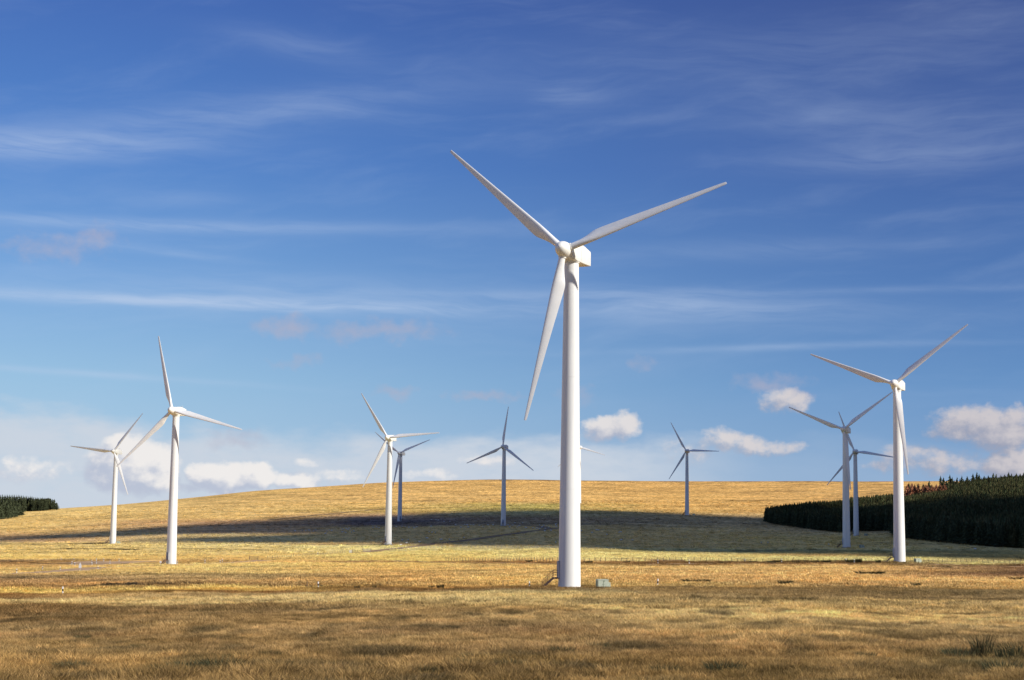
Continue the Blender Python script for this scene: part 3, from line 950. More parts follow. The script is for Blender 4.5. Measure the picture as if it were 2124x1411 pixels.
def blade_mesh():
    st = [  # r, chord, thickness ratio, twist, lead offset
        (0.9, 1.00, 1.00, 18, 0.50), (1.6, 1.00, 1.00, 18, 0.50), (2.6, 1.12, 0.78, 18, 0.44), (3.8, 1.48, 0.50, 17, 0.36),
        (4.9, 1.86, 0.36, 15.5, 0.30), (5.5, 1.95, 0.31, 14.5, 0.29), (6.2, 1.92, 0.28, 13.5, 0.29), (9, 1.68, 0.25, 9.5, 0.29), (12, 1.43, 0.22, 6.5, 0.29),
        (15, 1.19, 0.20, 4.5, 0.29), (18, 0.97, 0.19, 3, 0.29), (21, 0.76, 0.18, 2, 0.29), (23.5, 0.59, 0.17, 1.4, 0.29), (25.3, 0.46, 0.17, 1.0, 0.29), (25.9, 0.40, 0.17, 1.0, 0.29), (RAD, 0.30, 0.14, 1.0, 0.30)]
    m = MB()
    n = 28
    rings = []
    sa_ = np.array(st, float)
    rr_ = np.concatenate([np.arange(0.9, 25.9, 0.45), [25.9, RAD]])
    st = [tuple([q] + [float(np.interp(q, sa_[:, 0], sa_[:, k_])) for k_ in range(1, 5)]) for q in rr_]
    for (r, c, th, tw, lo) in st:
        ring = []
        for i in range(n):
            t = 2 * math.pi * i / n
            xx = 0.5 * (1 - math.cos(t))
            s_ = 1 if t < math.pi else -1
            circ = math.sin(t) * 0.5
            foil = s_ * 5 * 0.2 * (0.2969 * math.sqrt(max(xx, 0)) - 0.126 * xx - 0.3516 * xx ** 2 + 0.2843 * xx ** 3 - 0.1015 * xx ** 4) / 0.2
            foil *= 0.5 / 0.5
            kf = min(1, max(0, (1.0 - th) / 0.5))
            yy = circ * (1 - kf) + foil * th * kf if kf < 1 else foil * th
            if 0 < kf < 1:
                yy = circ * th * (1 - kf) + foil * th * kf
            X = (xx - lo) * c          # + = towards trailing edge
            Y = yy * c                 # + = downwind side
            a = R(tw + 5.0)
            # plane of rotation: X axis along tangential (trailing side), Y along wind
            x2 = X * math.cos(a) - Y * math.sin(a)
            y2 = X * math.sin(a) + Y * math.cos(a)
            ring.append((-x2, y2, r))
        rings.append(ring)
    vs = [p for ring in rings for p in ring]
    fs = []
    for k_ in range(len(rings) - 1):
        for i in range(n):
            j = (i + 1) % n
            fs.append((k_ * n + i, k_ * n + j, (k_ + 1) * n + j, (k_ + 1) * n + i))
    fs.append(tuple(range(n))[::-1])
    fs.append(tuple((len(rings) - 1) * n + i for i in range(n)))
    m.add(vs, fs)
    return m.mesh('blade', M_BLADE, 50)


def tower_mesh():
    prof = []
    H = HUBH - 1.35
    for i in range(25):
        t = i / 24
        r = 1.66 - 0.57 * t - 0.05 * math.sin(t * math.pi) * 0
        prof.append((r, H * t - (1.2 if i == 0 else 0)))
    m = MB()
    m.lathe(prof, 56)
    return m.mesh('tower', M_TOWER, 40)


def nacelle_mesh():
    # local frame: rotor looks along -Y, +Y is the tail; origin on rotor axis above the tower
    secs = [  # y, half width, top z, bottom z, chamfer
        (-2.15, 0.95, 0.95, -0.95, 0.55), (-1.7, 1.25, 1.22, -1.15, 0.42), (-1.0, 1.35, 1.40, -1.32, 0.30), (0.6, 1.38, 1.50, -1.35, 0.26), (2.2, 1.36, 1.40, -1.35, 0.20),
        (4.8, 1.30, 0.98, -1.28, 0.14), (5.0, 1.24, 0.92, -1.22, 0.12)]
    m = MB()
    rings = []
    for (y, w, t, b, c) in secs:
        ring = []
        for (sx_, sz_) in ((1, 1), (-1, 1), (-1, -1), (1, -1)):
            zz = t if sz_ > 0 else b
            pts = [(sx_ * w, y, zz - sz_ * c), (sx_ * (w - c * .3), y, zz - sz_ * c * .3), (sx_ * (w - c), y, zz)]
            if (sx_, sz_) in ((-1, 1), (1, -1)):
                pts = pts[::-1]
            ring += pts
        rings.append(ring)
    n = len(rings[0])
    vs = [p for r_ in rings for p in r_]
    fs = []
    for k_ in range(len(rings) - 1):
        for i in range(n):
            j = (i + 1) % n
            fs.append((k_ * n + i, k_ * n + j, (k_ + 1) * n + j, (k_ + 1) * n + i))
    fs.append(tuple(range(n))[::-1])
    fs.append(tuple((len(rings) - 1) * n + i for i in range(n)))
    m.add(vs, fs)
    return m.mesh('nacelle', M_NAC, 35)


def spinner_mesh():
    m = MB()
    prof = [(0.02, 2.05), (0.28, 1.98), (0.55, 1.80), (0.82, 1.50), (1.02, 1.10), (1.14, 0.65), (1.20, 0.15), (1.20, -0.35), (1.16, -0.75), (1.02, -0.95), (0.85, -1.15)]
    m.lathe(prof[::-1], 36)
    return m.mesh('spinner', M_NAC, 45)


def ring_mesh(name, r, z0, z1, mat, n=40):
    m = MB()
    m.lathe([(r - 0.05, z0), (r, z0 + 0.01), (r, z1 - 0.01), (r - 0.05, z1)], n)
    return m.mesh(name, mat, 40)


m = MB()
m.box((1.39, 0.5, 0.0), (0.03, 0.05, 2.2))
NSEAM = m
m = MB()
m.box((1.36, 3.2, 0.15), (0.05, 0.9, 0.04))
m.box((1.36, 3.2, 0.05), (0.05, 0.9, 0.04))
m.box((1.36, 3.2, -0.05), (0.05, 0.9, 0.04))
m.box((1.36, 3.2, -0.15), (0.05, 0.9, 0.04))
NVENT = m
BLADE, TOWER, NACELLE, SPINNER = blade_mesh(), tower_mesh(), nacelle_mesh(), spinner_mesh()
COLLAR = ring_mesh('blade_collar', 0.60, 1.02, 1.26, M_NAC, 28)
FL = [ring_mesh('flange', 1.66 - 0.57 * t + 0.018, (HUBH - 1.35) * t - 0.05, (HUBH - 1.35) * t + 0.05, M_TOWER, 56) for t in (0.30, 0.64)]
YAWR = ring_mesh('yaw_ring', 1.22, HUBH - 1.75, HUBH - 1.28, M_NAC, 40)
m = MB()
m.lathe([(2.3, -1.0), (2.3, 0.12), (2.2, 0.18)], 40)
FOUND = m.mesh('foundation', M_CONC, 40)
m = MB()
m.bar((0, 3.9, 1.0), (0, 3.9, 2.05), 0.035)
m.bar((-0.35, 3.9, 1.85), (0.35, 3.9, 1.85), 0.025)
m.box((0.35, 3.98, 1.95), (0.05, 0.35, 0.18))
VANE = m.mesh('wind_vane', M_SEAM)
NSEAM = NSEAM.mesh('panel_seam', M_SEAM)
NVENT = NVENT.mesh('vent', M_SEAM)
# door and steps, facing +X before they are turned
m = MB()
m.box((1.66, 0, 2.75), (0.16, 0.98, 2.3))
DOORF = m.mesh('door', M_DOOR)
m = MB()
for (y0, z0, sy, sz) in ((0.54, 2.75, 0.1, 2.5), (-0.54, 2.75, 0.1, 2.5), (0, 3.96, 1.18, 0.1)):
    m.box((1.69, y0, z0), (0.20, sy, sz))
DFRAME = m.mesh('door_frame', M_SEAM)
STAIR = {}
m = MB()
for sy in (-0.45, 0.45):
    a, b = Vector((2.42, sy, 1.52)), Vector((4.05, sy, 0.05))
    dv = (b - a)
    ang = math.atan2(dv.z, dv.x)
    rot = Matrix.Rotation(-ang, 3, 'Y')
    m.box(tuple((a + b) / 2), (dv.length + 0.1, 0.06, 0.24), rot)
    m.box((2.0, sy, 1.52), (0.9, 0.06, 0.18))
STAIR['stringer'] = m.mesh('stringer', M_STEEL)
m = MB()
m.box((2.0, 0, 1.60), (0.86, 0.84, 0.05))
STAIR['landing'] = m.mesh('landing', M_STEEL)
m = MB()
m.box((0, 0, 0), (0.25, 0.84, 0.04))
TREAD = m.mesh('tread', M_STEEL)
m = MB()
for sy in (-0.47, 0.47):
    for (px, pz) in ((1.75, 1.6), (2.42, 1.6), (3.24, 0.78), (4.02, 0.08)):
        m.bar((px, sy, pz), (px, sy, pz + 1.05), 0.028, 5)
    for h in (0.35, 0.70, 1.05):
        m.bar((1.72, sy, 1.6 + h), (2.42, sy, 1.6 + h), 0.025, 5)
        m.bar((2.42, sy, 1.6 + h), (4.02, sy, 0.08 + h), 0.025, 5)
STAIR['railing'] = m.mesh('railing', M_STEEL)


def turbine(t):
    root = bpy.data.objects.new('wind_turbine', None)
    COL.objects.link(root)
    p = t['p']
    root.location = (p[0], p[1], p[2])
    root.empty_display_size = 2
    tag(root, t['label'], 'wind turbine', 'white three-bladed wind turbines on the moor')
    tw = link('tower', TOWER, root)
    for f in FL:
        link('flange', f, tw)
    link('yaw_ring', YAWR, tw)
    link('foundation', FOUND, root)
    sa = R(t['st'])
    big = t['D'] < 1300
    if big:
        st = link('staircase', STAIR['landing'], root)
        st.rotation_euler[2] = sa
        st_ = link('stringer', STAIR['stringer'], st)
        link('railing', STAIR['railing'], st)
        for i in range(7):
            tr = link('tread', TREAD, st)
            k_ = (i + 0.7) / 7.6
            tr.location = (2.42 + 1.63 * k_, 0, 1.56 - 1.47 * k_)
        dr = link('door', DOORF, root)
        dr.rotation_euler[2] = sa
        link('door_frame', DFRAME, dr)
    # head: rotor looks along (-sin yaw, -cos yaw)
    yaw = R(t['yaw'])
    head = Matrix.Translation((0, 0, HUBH - t.get('drop', 0))) @ Matrix.Rotation(-yaw, 4, 'Z')
    nc_ = link('nacelle', NACELLE, root)
    nc_.matrix_local = head
    link('wind_vane', VANE, nc_)
    if t['D'] < 600:
        link('panel_seam', NSEAM, nc_)
    tilt = Matrix.Rotation(R(-6), 4, 'X')
    hub = head @ Matrix.Translation((0, -3.15, 0.12)) @ tilt
    sp = link('spinner', SPINNER, root)
    sp.matrix_local = hub @ Matrix.Rotation(R(90), 4, 'X')
    # blade angles read from the photograph
    rel = yaw - math.atan2(p[0], p[1])
    angs = []
    for i, (tx, ty) in enumerate(t['tips']):
        a = math.degrees(math.atan2(-(ty - t['h'][1]), (tx - t['h'][0]) / math.cos(rel)))
        angs.append(a + t.get('corr', 0))
    base = angs[0]
    offs = []
    for a in angs:
        d = (a - base) % 120
        if d > 60:
            d -= 120
        offs.append(d)
    base += sum(offs) / 3 + math.degrees(ROLL)
    for i in range(3):
        ang = R(base + 120 * i)
        # blade +Z radial, +X trailing (counter-clockwise seen from the front), +Y downwind
        # seen from the front, world right is +X of the head frame
        rx = Vector((math.cos(ang), 0, math.sin(ang)))
        tx_ = Vector((math.sin(ang), 0, -math.cos(ang)))
        wy_ = Vector((0, 1, 0))
        B = Matrix((tx_, wy_, rx)).transposed().to_4x4()
        cone = Matrix.Identity(4)
        b_ = link('blade', BLADE, root)
        b_.matrix_local = hub @ B
        link('blade_collar', COLLAR, b_)
    return root


for t in TURB:
    turbine(t)


# ------------------------------------------------------------------ cabinets beside the towers
def cabinet_proto():
    root = bpy.data.objects.new('transformer_cabinet', None)
    COL.objects.link(root)
    m = MB()
    m.box((0, 0, 1.0), (2.6, 1.8, 2.0 + 0.3))
    link('body', m.mesh('body', M_GREEN), root)
    m = MB()
    m.box((0.0, 0, 2.18), (2.76, 1.96, 0.09))
    m.box((0.0, 0, 2.25), (2.5, 1.7, 0.06))
    link('roof', m.mesh('roof', M_GREEN), root)
    m = MB()
    m.box((1.58, -0.05, 0.68), (0.52, 1.4, 1.65))
    link('side_box', m.mesh('side_box', M_GREEN), root)
    for dx in (-0.62, 0.62):
        m = MB()
        m.box((dx, -0.92, 1.02), (1.12, 0.04, 1.84))
        d = link('door', m.mesh('door', M_GREEN), root)
        m = MB()
        m.box((dx + (0.42 if dx < 0 else -0.42), -0.965, 1.05), (0.05, 0.05, 0.26))
        link('handle', m.mesh('handle', M_GREEN2), d)
    m = MB()
    m.box((0.0, -0.935, 1.02), (0.07, 0.05, 1.86))
    m.box((0.18, -0.955, 1.86), (0.34, 0.05, 0.18))
    link('door_gap', m.mesh('door_gap', M_GREEN2), root)
    for i in range(9):
        m = MB()
        m.box((-1.325, 0, 0.75 + i * 0.13), (0.05, 1.3, 0.05))
        link('louvre', m.mesh('louvre', M_GREEN2), root)
    m = MB()
    m.box((0.1, 0, -0.15), (3.4, 2.1, 0.36))
    link('plinth', m.mesh('plinth', M_CONC), root)
    return root


CABS = [((1249, 1219), 236, 14, 'pale green switchgear cabinet right of the tallest turbine'),
        ((1903, 1167.5), 452, 20, 'green cabinet right of the bright turbine near the fence'),
        ((245, 1127), 873, 10, 'green cabinet touching the foot of the leftmost turbine'),
        ((1787, 1135), 682, 22, 'shaded cabinet right of the greyish turbine in the pasture'),
        ((1796, 1111), 954, 15, 'small shaded cabinet by the turbine at the forest edge'),
        ((1439, 1068), 1250, 12, 'tiny pale cabinet beside the distant turbine on the hillside')]
proto = cabinet_proto()
for i, ((px, py), D, a, lab) in enumerate(CABS):
    c = proto if i == 0 else copy_tree(proto)
    p = at(px, py, D)
    z_ = float(zt(p[0], p[1]))
    c.location = (p[0], p[1], max(z_, p[2] - 0.5) + 0.02)
    c.rotation_euler[2] = R(a)
    c.scale = (0.62, 0.64, 0.58)
    tag(c, lab, 'cabinet', 'green cabinets beside the turbines')

# ------------------------------------------------------------------ marker posts and signs
POST_H = 1.15


def marker_proto():
    root = bpy.data.objects.new('marker_post', None)
    COL.objects.link(root)
    m = MB()
    m.bar((0, 0, -0.2), (0, 0, POST_H), 0.085, 8)
    link('post', m.mesh('post', M_WHITE), root)
    m = MB()
    m.bar((0, 0, 0.50), (0, 0, 0.82), 0.095, 8)
    link('band', m.mesh('band', M_BLACK), root)
    return root


MARK = [(34.6, 1190), (88, 1183), (124.6, 1183), (127, 1163), (153, 1164), (149, 1172), (155, 1175), (190, 1169), (191, 1174), (200, 1170), (200, 1166),
        (215, 1165), (228, 1170), (247, 1165), (203, 1182), (425, 1169), (456.5, 1170), (461, 1167), (368, 1170), (659, 1152), (1364.7, 1170), (1429.5, 1170), (1545, 1168), (1621.5, 1168), (1754.6, 1168), (1772, 1169)]
NEARM = [(1098, 1220, 'short white marker post with black band left of the brown steps'),
         (130, 1234, 'white post on the brow of the near field at far left'),
         (660, 1222, 'white post with dark band on the brow left of centre'),
         (1257, 1221, 'small white stake in front of the green cabinet'),
         (1364, 1218, 'lone thin post on the brow right of the green cabinet')]
mp = marker_proto()
first = True


def place_marker(px, py, label, group=None):
    global first
    g_ = ground_hit(px, py)
    c = mp if first else copy_tree(mp)
    first = False
    c.location = tuple(g_)
    c.rotation_euler = (R(random.uniform(-3, 3)), R(random.uniform(-3, 3)), 0)
    s_ = random.uniform(0.85, 1.1)
    c.scale = (s_ * 1.1, s_ * 1.1, s_)
    tag(c, label, 'marker post', group)
    return c


for (px, py) in MARK[:19]:
    place_marker(px, py, 'white marker post with black band by the gravel near the left turbine', 'marker posts along the gravel by the left turbine')
for (px, py) in MARK[19:]:
    place_marker(px, py, 'small white marker post beside the track along the fence', 'marker posts along the tracks to the right')
for (px, py, lab) in NEARM:
    c = place_marker(px, py, lab)
    if 'stake' in lab:
        c.scale = (0.6, 0.6, 0.4)
for c in list(mp.children):
    pass


def stake(px, py, h, lab):
    g_ = ground_hit(px, py)
    m = MB()
    m.bar((0, 0, -0.2), (0.02, 0, h), 0.05, 6)
    m.bar((0.02, 0, h), (0.02, 0, h + 0.08), 0.03, 6)
    o = link('wooden_stake', m.mesh('wooden_stake', M_WOOD))
    o.location = tuple(g_)
    tag(o, lab, 'stake')


stake(605, 1224, 0.7, 'short dark stake on the brow left of centre')
stake(636.5, 1223, 1.2, 'tall dark stake left of the white post on the brow')
stake(1043, 1220, 1.1, 'left of two thin dark stakes before the brown steps')
stake(1053.5, 1219, 1.1, 'right of two thin dark stakes before the brown steps')


def sign(px, py, w, h, ph, tri, lab):
    g_ = ground_hit(px, py)
    root = bpy.data.objects.new('sign', None)
    COL.objects.link(root)
    root.location = tuple(g_)
    root.rotation_euler[2] = R(-8)
    m = MB()
    m.bar((0, 0, -0.2), (0, 0, ph + h), 0.06, 6)
    link('post', m.mesh('post', M_SEAM), root)
    m = MB()
    if tri:
        y0, y1 = -0.10, -0.07
        pts = [(-w / 2, ph + 0.1), (w / 2, ph + 0.1), (0.0, ph + h)]
        m.add([(a, y0, b) for a, b in pts] + [(a, y1, b) for a, b in pts], [(0, 1, 2), (5, 4, 3), (0, 3, 4, 1), (1, 4, 5, 2), (2, 5, 3, 0)])
        m.box((0, -0.085, ph - 0.25), (w * 0.9, 0.03, 0.6))
    else:
        m.box((0, -0.085, ph + h / 2), (w, 0.03, h))
    link('sign_plate', m.mesh('sign_plate', M_WHITE), root)
    tag(root, lab, 'sign')


sign(166, 1186, 0.85, 0.9, 1.5, True, 'pale triangular warning sign on a thin post by the gravel area')
sign(333, 1174, 0.62, 0.50, 1.0, False, 'small white square sign on a post left of the turbine foot')


# ------------------------------------------------------------------ fences and gates
def fence(pts, spacing, h, r, mat, label, wires=3, drop=()):
    P = np.array([ground_hit(*p)[:2] for p in pts])
    seg = np.linalg.norm(np.diff(P, axis=0), axis=1)
    s = np.concatenate([[0], np.cumsum(seg)])
    t = np.arange(0, s[-1], spacing)
    fx = np.interp(t, s, P[:, 0])
    fy = np.interp(t, s, P[:, 1])
    fz = zt(fx, fy)
    root = bpy.data.objects.new('post_and_wire_fence', None)
    COL.objects.link(root)
    root.location = (fx[0], fy[0], fz[0])
    tag(root, label, 'fence')
    m = MB()
    m.bar((0, 0, -0.3), (0, 0, h), r, 6)
    pm = m.mesh('post', mat)
    hs = []
    for i in range(len(t)):
        o = link('post', pm, root)
        o.location = (fx[i] - fx[0], fy[i] - fy[0], fz[i] - fz[0])
        k_ = random.uniform(0.82, 1.15)
        o.scale = (1, 1, k_)
        o.rotation_euler = (R(random.uniform(-4, 4)), R(random.uniform(-5, 5)), 0)
        hs.append(k_)
    m = MB()
    for w in range(wires):
        hh = h * (0.9 - 0.27 * w)
        for i in range(len(t) - 1):
            m.bar((fx[i] - fx[0], fy[i] - fy[0], fz[i] - fz[0] + hh), (fx[i + 1] - fx[0], fy[i + 1] - fy[0], fz[i + 1] - fz[0] + hh), 0.012, 3)
    link('wire', m.mesh('wire', M_WIRE), root)
    return root


fence([(925, 1165), (1000, 1166), (1150, 1167), (1300, 1166.5), (1450, 1166), (1600, 1167), (1750, 1167.5), (1860, 1168), (1990, 1169), (2124, 1172), (2260, 1175)], 1.78, 1.25, 0.065, M_WOOD,
      'long dark post and wire fence along the edge of the pale yellow field')
fence([(790, 1140.5), (850, 1139), (920, 1137), (1000, 1136.5), (1080, 1137), (1160, 1138), (1280, 1141)], 2.0, 1.1, 0.06, M_WOODP,
      'faint fence of pale posts along the edge of the cloud shadow')
fence([(-40, 1166), (60, 1165), (140, 1164), (260, 1163)], 2.4, 1.0, 0.055, M_WOOD, 'low dark fence left of the gravel turning area')
fence([(555, 1160), (620, 1155), (690, 1150), (720, 1147.5)], 2.2, 1.0, 0.055, M_WOOD, 'thin fence running up to the pale board in the golden grass')
fence([(-150, 1188), (1, 1178)][:2], 3.0, 1.0, 0.05, M_WOOD, 'short fence at the left edge of the grass')


def gate(px, py, w, mat, lab, rot=0):
    g_ = ground_hit(px, py)
    root = bpy.data.objects.new('field_gate', None)
    COL.objects.link(root)
    root.location = tuple(g_)
    root.rotation_euler[2] = R(rot)
    m = MB()
    for sx_ in (-w / 2, w / 2):
        pm = MB()
        pm.box((sx_, 0, 0.6), (0.16, 0.16, 1.6))
        link('post', pm.mesh('post', M_WOOD), root)
    for i in range(5):
        rm = MB()
        rm.box((0, 0, 0.25 + i * 0.24), (w - 0.2, 0.05, 0.09))
        link('rail', rm.mesh('rail', mat), root)
    tag(root, lab, 'gate')


gate(761, 1145, 3.4, M_WOODP, 'pale wooden gate in the golden grass near the bend of the track')
gate(526, 1162, 3.0, M_WOOD, 'brown gate where the left track meets the golden grass')
g_ = ground_hit(727, 1148)
root = bpy.data.objects.new('board', None)
COL.objects.link(root)
root.location = tuple(g_)
m = MB()
m.box((0, 0, 0.75), (1.15, 0.10, 1.1))
link('panel', m.mesh('panel', M_BOARD), root)
m = MB()
m.box((0.68, 0.02, 0.8), (0.16, 0.16, 1.9))
link('post', m.mesh('post', M_WOOD), root)
m = MB()
m.box((-0.52, 0.10, 0.4), (0.10, 0.10, 0.9))
link('post', m.mesh('post', M_WOOD), root)
tag(root, 'pale square board fixed to a dark post left of the gate', 'board')


# ------------------------------------------------------------------ sheep
def sheep_meshes():
    out = []
    for graze in (True, False):
        m = MB()

        def ell(c, r, n=8, k=5, mi=0):
            vs = [(c[0], c[1], c[2] - r[2])]
            for a in range(1, k):
                ph = math.pi * a / k
                for i in range(n):
                    t = 2 * math.pi * i / n
                    vs.append((c[0] + r[0] * math.sin(ph) * math.cos(t), c[1] + r[1] * math.sin(ph) * math.sin(t), c[2] - r[2] * math.cos(ph)))
            vs.append((c[0], c[1], c[2] + r[2]))
            fs = []
            for i in range(n):
                j = (i + 1) % n
                fs.append((0, 1 + j, 1 + i))
                for a in range(k - 2):
                    o = 1 + a * n
                    fs.append((o + i, o + j, o + n + j, o + n + i))
                o = 1 + (k - 2) * n
                fs.append((o + i, o + j, len(vs) - 1))
            m.add(vs, fs, mi)
        ell((0, 0, 0.58), (0.52, 0.27, 0.29))
        ell((-0.30, 0, 0.56), (0.26, 0.26, 0.27))
        if graze:
            ell((0.58, 0, 0.42), (0.20, 0.13, 0.20))
            ell((0.76, 0, 0.20), (0.11, 0.08, 0.16), mi=1)
            er = (0.72, 0.34)
        else:
            ell((0.55, 0, 0.78), (0.17, 0.13, 0.22))
            ell((0.72, 0, 0.92), (0.16, 0.08, 0.10), mi=1)
            er = (0.62, 0.98)
        for sy in (-1, 1):
            m.bar((er[0], sy * 0.07, er[1]), (er[0] - 0.05, sy * 0.18, er[1] + 0.02), 0.03, 4, mi=1)
            m.bar((0.33, sy * 0.14, 0.36), (0.35, sy * 0.14, 0.0), 0.045, 5, mi=1, r2=0.03)
            m.bar((-0.36, sy * 0.14, 0.38), (-0.42, sy * 0.14, 0.20), 0.06, 5, mi=1, r2=0.04)
            m.bar((-0.42, sy * 0.14, 0.21), (-0.38, sy * 0.14, 0.0), 0.04, 5, mi=1, r2=0.03)
        m.bar((-0.50, 0, 0.62), (-0.60, 0, 0.40), 0.04, 4)
        out.append(m.mesh('sheep', [M_WOOL, M_FACE], 'all'))
    return out


SHEEP = sheep_meshes()
SH = [(612, 1104), (627, 1102), (634, 1103), (641, 1102), (650, 1104), (655, 1102), (675, 1109), (678, 1104), (683, 1102), (688, 1103), (711, 1100), (718, 1099), (722, 1101), (724, 1098),
      (710, 1106), (717, 1107), (729, 1107), (734, 1104), (774, 1096), (781, 1096), (786, 1097), (822, 1095), (834, 1094), (840, 1095), (848, 1096), (859, 1097), (864, 1095), (894, 1094), (890, 1106),
      (896, 1107), (886, 1119), (834, 1123), (847, 1123), (843, 1129), (790, 1127), (807, 1132), (903, 1107), (915, 1122), (932, 1122), (870, 1127), (831, 1133),
      (945, 1091), (964, 1090.5), (968, 1091), (970, 1091.5), (976, 1090.5), (982, 1091), (956, 1096), (971, 1096), (994, 1092), (1002, 1095), (1012, 1091), (1023, 1091), (1054, 1091), (1061, 1092), (1064, 1091.5),
      (1057, 1096), (1068, 1087), (1073, 1095), (1077, 1093), (1084, 1087), (1091, 1097), (1105, 1097), (1112, 1098), (1114, 1098), (1119, 1099), (1119, 1091), (1128, 1092), (1131, 1099), (1124, 1096), (1138, 1096),
      (1143, 1103), (1130, 1104), (904, 1080), (909, 1081), (921, 1084), (933, 1084), (895, 1080), (1152, 1091), (1154, 1094),
      (1206, 1103), (1237, 1102), (1241, 1102), (1228, 1107), (1284, 1107), (1288, 1106), (1259, 1111), (1312, 1123), (1288, 1123), (1153, 1128), (1153, 1089), (1206, 1104),
      (1579, 1128), (1593, 1128), (1719, 1132), (2023, 1142), (962, 1118)]
for i, (px, py) in enumerate(SH):
    g_ = ground_hit(px, py)
    o = link('sheep', SHEEP[i % 3 != 0 and 0 or 1])
    o.location = tuple(g_ + np.array([0, 0, 0.05]))
    o.rotation_euler[2] = random.uniform(0, 2 * math.pi)
    s_ = random.uniform(0.95, 1.2)
    o.scale = (s_, s_, s_)
    if px < 760:
        lb, gp = 'tiny pale sheep in the shaded field left of the middle turbine', 'sheep scattered over the left of the shaded field'
    elif px < 940:
        lb, gp = 'tiny pale sheep on shaded grass between the two central groups of turbines', 'sheep by the pair of turbines left of centre'
    elif px < 1160:
        lb, gp = 'tiny pale sheep near the shaded turbine and the bend in the track', 'sheep around the shaded turbine at the track bend'
    elif px < 1400:
        lb, gp = 'tiny pale sheep on shaded grass right of the tallest tower', 'sheep right of the tallest tower'
    else:
        lb, gp = 'single tiny sheep on the shaded pasture below the forest', 'sheep below the forest'
    tag(o, lb, 'sheep', gp)


# ------------------------------------------------------------------ conifers
def conifer(seed, tiers=9, pts=9, slim=1.0, needle=None, H=12.0):
    r_ = random.Random(seed)
    m = MB()
    sh = []
    for t in range(tiers):
        f = t / (tiers - 1)
        z1 = H * (0.14 + 0.86 * (f + 0.10) / 1.10)
        z0 = H * (0.10 + 0.80 * f) - 0.25
        rad = (H * 0.17 * slim) * (1 - f) ** 0.6 + 0.5
        z1 = min(H, z0 + H * (0.17 if tiers < 10 else 0.12))
        ox, oy = r_.uniform(-.35, .35) * (1 - f), r_.uniform(-.35, .35) * (1 - f)
        ph = r_.uniform(0, 6)
        n = pts if f < 0.75 else 6
        vs = [(r_.uniform(-.1, .1), r_.uniform(-.1, .1), z1)]
        for i in range(n):
            a = ph + 2 * math.pi * i / n + r_.uniform(-.12, .12)
            rr = rad * r_.uniform(0.55, 1.3)
            vs.append((ox + rr * math.cos(a), oy + rr * math.sin(a), z0 - r_.uniform(-0.35, 0.6)))
            a2 = a + math.pi / n
            rr2 = rad * r_.uniform(0.35, 0.55)
            vs.append((ox + rr2 * math.cos(a2), oy + rr2 * math.sin(a2), z0 + r_.uniform(0.0, 0.6)))
        fs = [(0, 1 + i, 1 + (i + 1) % (2 * n)) for i in range(2 * n)]
        m.add(vs, fs)
        sh += [r_.uniform(0.65, 1.35) for _ in fs]
    m.bar((0, 0, H * 0.93), (0.05, 0, H * 1.02), 0.10, 4, r2=0.02)
    sh += [1.0] * (len(m.f) - len(sh))
    return m.mesh('crown', needle or M_NEEDLE, False, sh)


def trunk_mesh(H=12.0):
    m = MB()
    m.bar((0, 0, -0.6), (0, 0, H * 0.7), 0.19, 6, r2=0.07)
    for k_ in range(6):
        a = k_ * 1.9
        z_ = 0.5 + k_ * 0.35
        m.bar((0, 0, z_), (1.1 * math.cos(a), 1.1 * math.sin(a), z_ - 0.1), 0.035, 3, r2=0.01)
    return m.mesh('trunk', M_BARK)


CROWNS = [conifer(s, tiers=13, slim=sl) for s, sl in ((1, 1.0), (2, 0.85), (3, 1.15), (4, 0.95))]
TRUNK = trunk_mesh()


def tree(x, y, h, label, group, crown=None, name='conifer', slim=1.0):
    root = bpy.data.objects.new(name, None)
    COL.objects.link(root)
    root.location = (x, y, float(zt(x, y)))
    s_ = h / 12.0
    root.scale = (s_ * slim, s_ * slim, s_)
    root.rotation_euler[2] = random.uniform(0, 6.28)
    link('crown', crown or random.choice(CROWNS), root)
    link('trunk', TRUNK, root)
    tag(root, label, 'tree', group)
    return root


# lower edge of the plantation, from photo
EDGE = [(1587, 1083), (1612, 1088), (1640, 1092), (1690, 1099), (1742, 1105), (1775, 1101), (1850, 1101), (1870, 1117), (1930, 1123), (2000, 1130), (2060, 1134), (2124, 1139), (2250, 1146), (2420, 1152)]
E = np.array([ground_hit(*p)[:2] for p in EDGE])
# upper/back limit
BACK = [(1600, 1.10), ]
seg = np.linalg.norm(np.diff(E, axis=0), axis=1)
s = np.concatenate([[0], np.cumsum(seg)])
L = s[-1]
occupied = []
EDGEX = CX + F * E[:, 0] / E[:, 1]


def edge_depth(X):
    return np.interp(X, EDGEX, E[:, 1])


# how deep the wood goes behind its front edge, by photo column
BK_X = [1575, 1590, 1620, 1700, 1790, 1860, 1900, 1960, 2030, 2124, 2500]
BK_D = [1140, 1175, 1215, 1245, 1290, 1300, 1310, 1330, 1380, 1420, 1500]
n_front = 0


def front_label(X):
    if X < 1700:
        return 'dark spruce at the rounded left end of the plantation', 'spruces at the left end of the plantation'
    if X < 1790:
        return 'dark spruce of the plantation edge behind the two shaded turbines', 'spruces behind the shaded turbines'
    if X < 1872:
        return 'dark spruce behind the strip of grass left of the bright turbine tower', 'spruces behind the grass strip'
    if X < 2000:
        return 'dark spruce in the front row just right of the bright turbine', 'front row spruces right of the bright turbine'
    return 'dark spruce with bare lower trunk in the front row toward the right edge', 'front row spruces at the right edge'


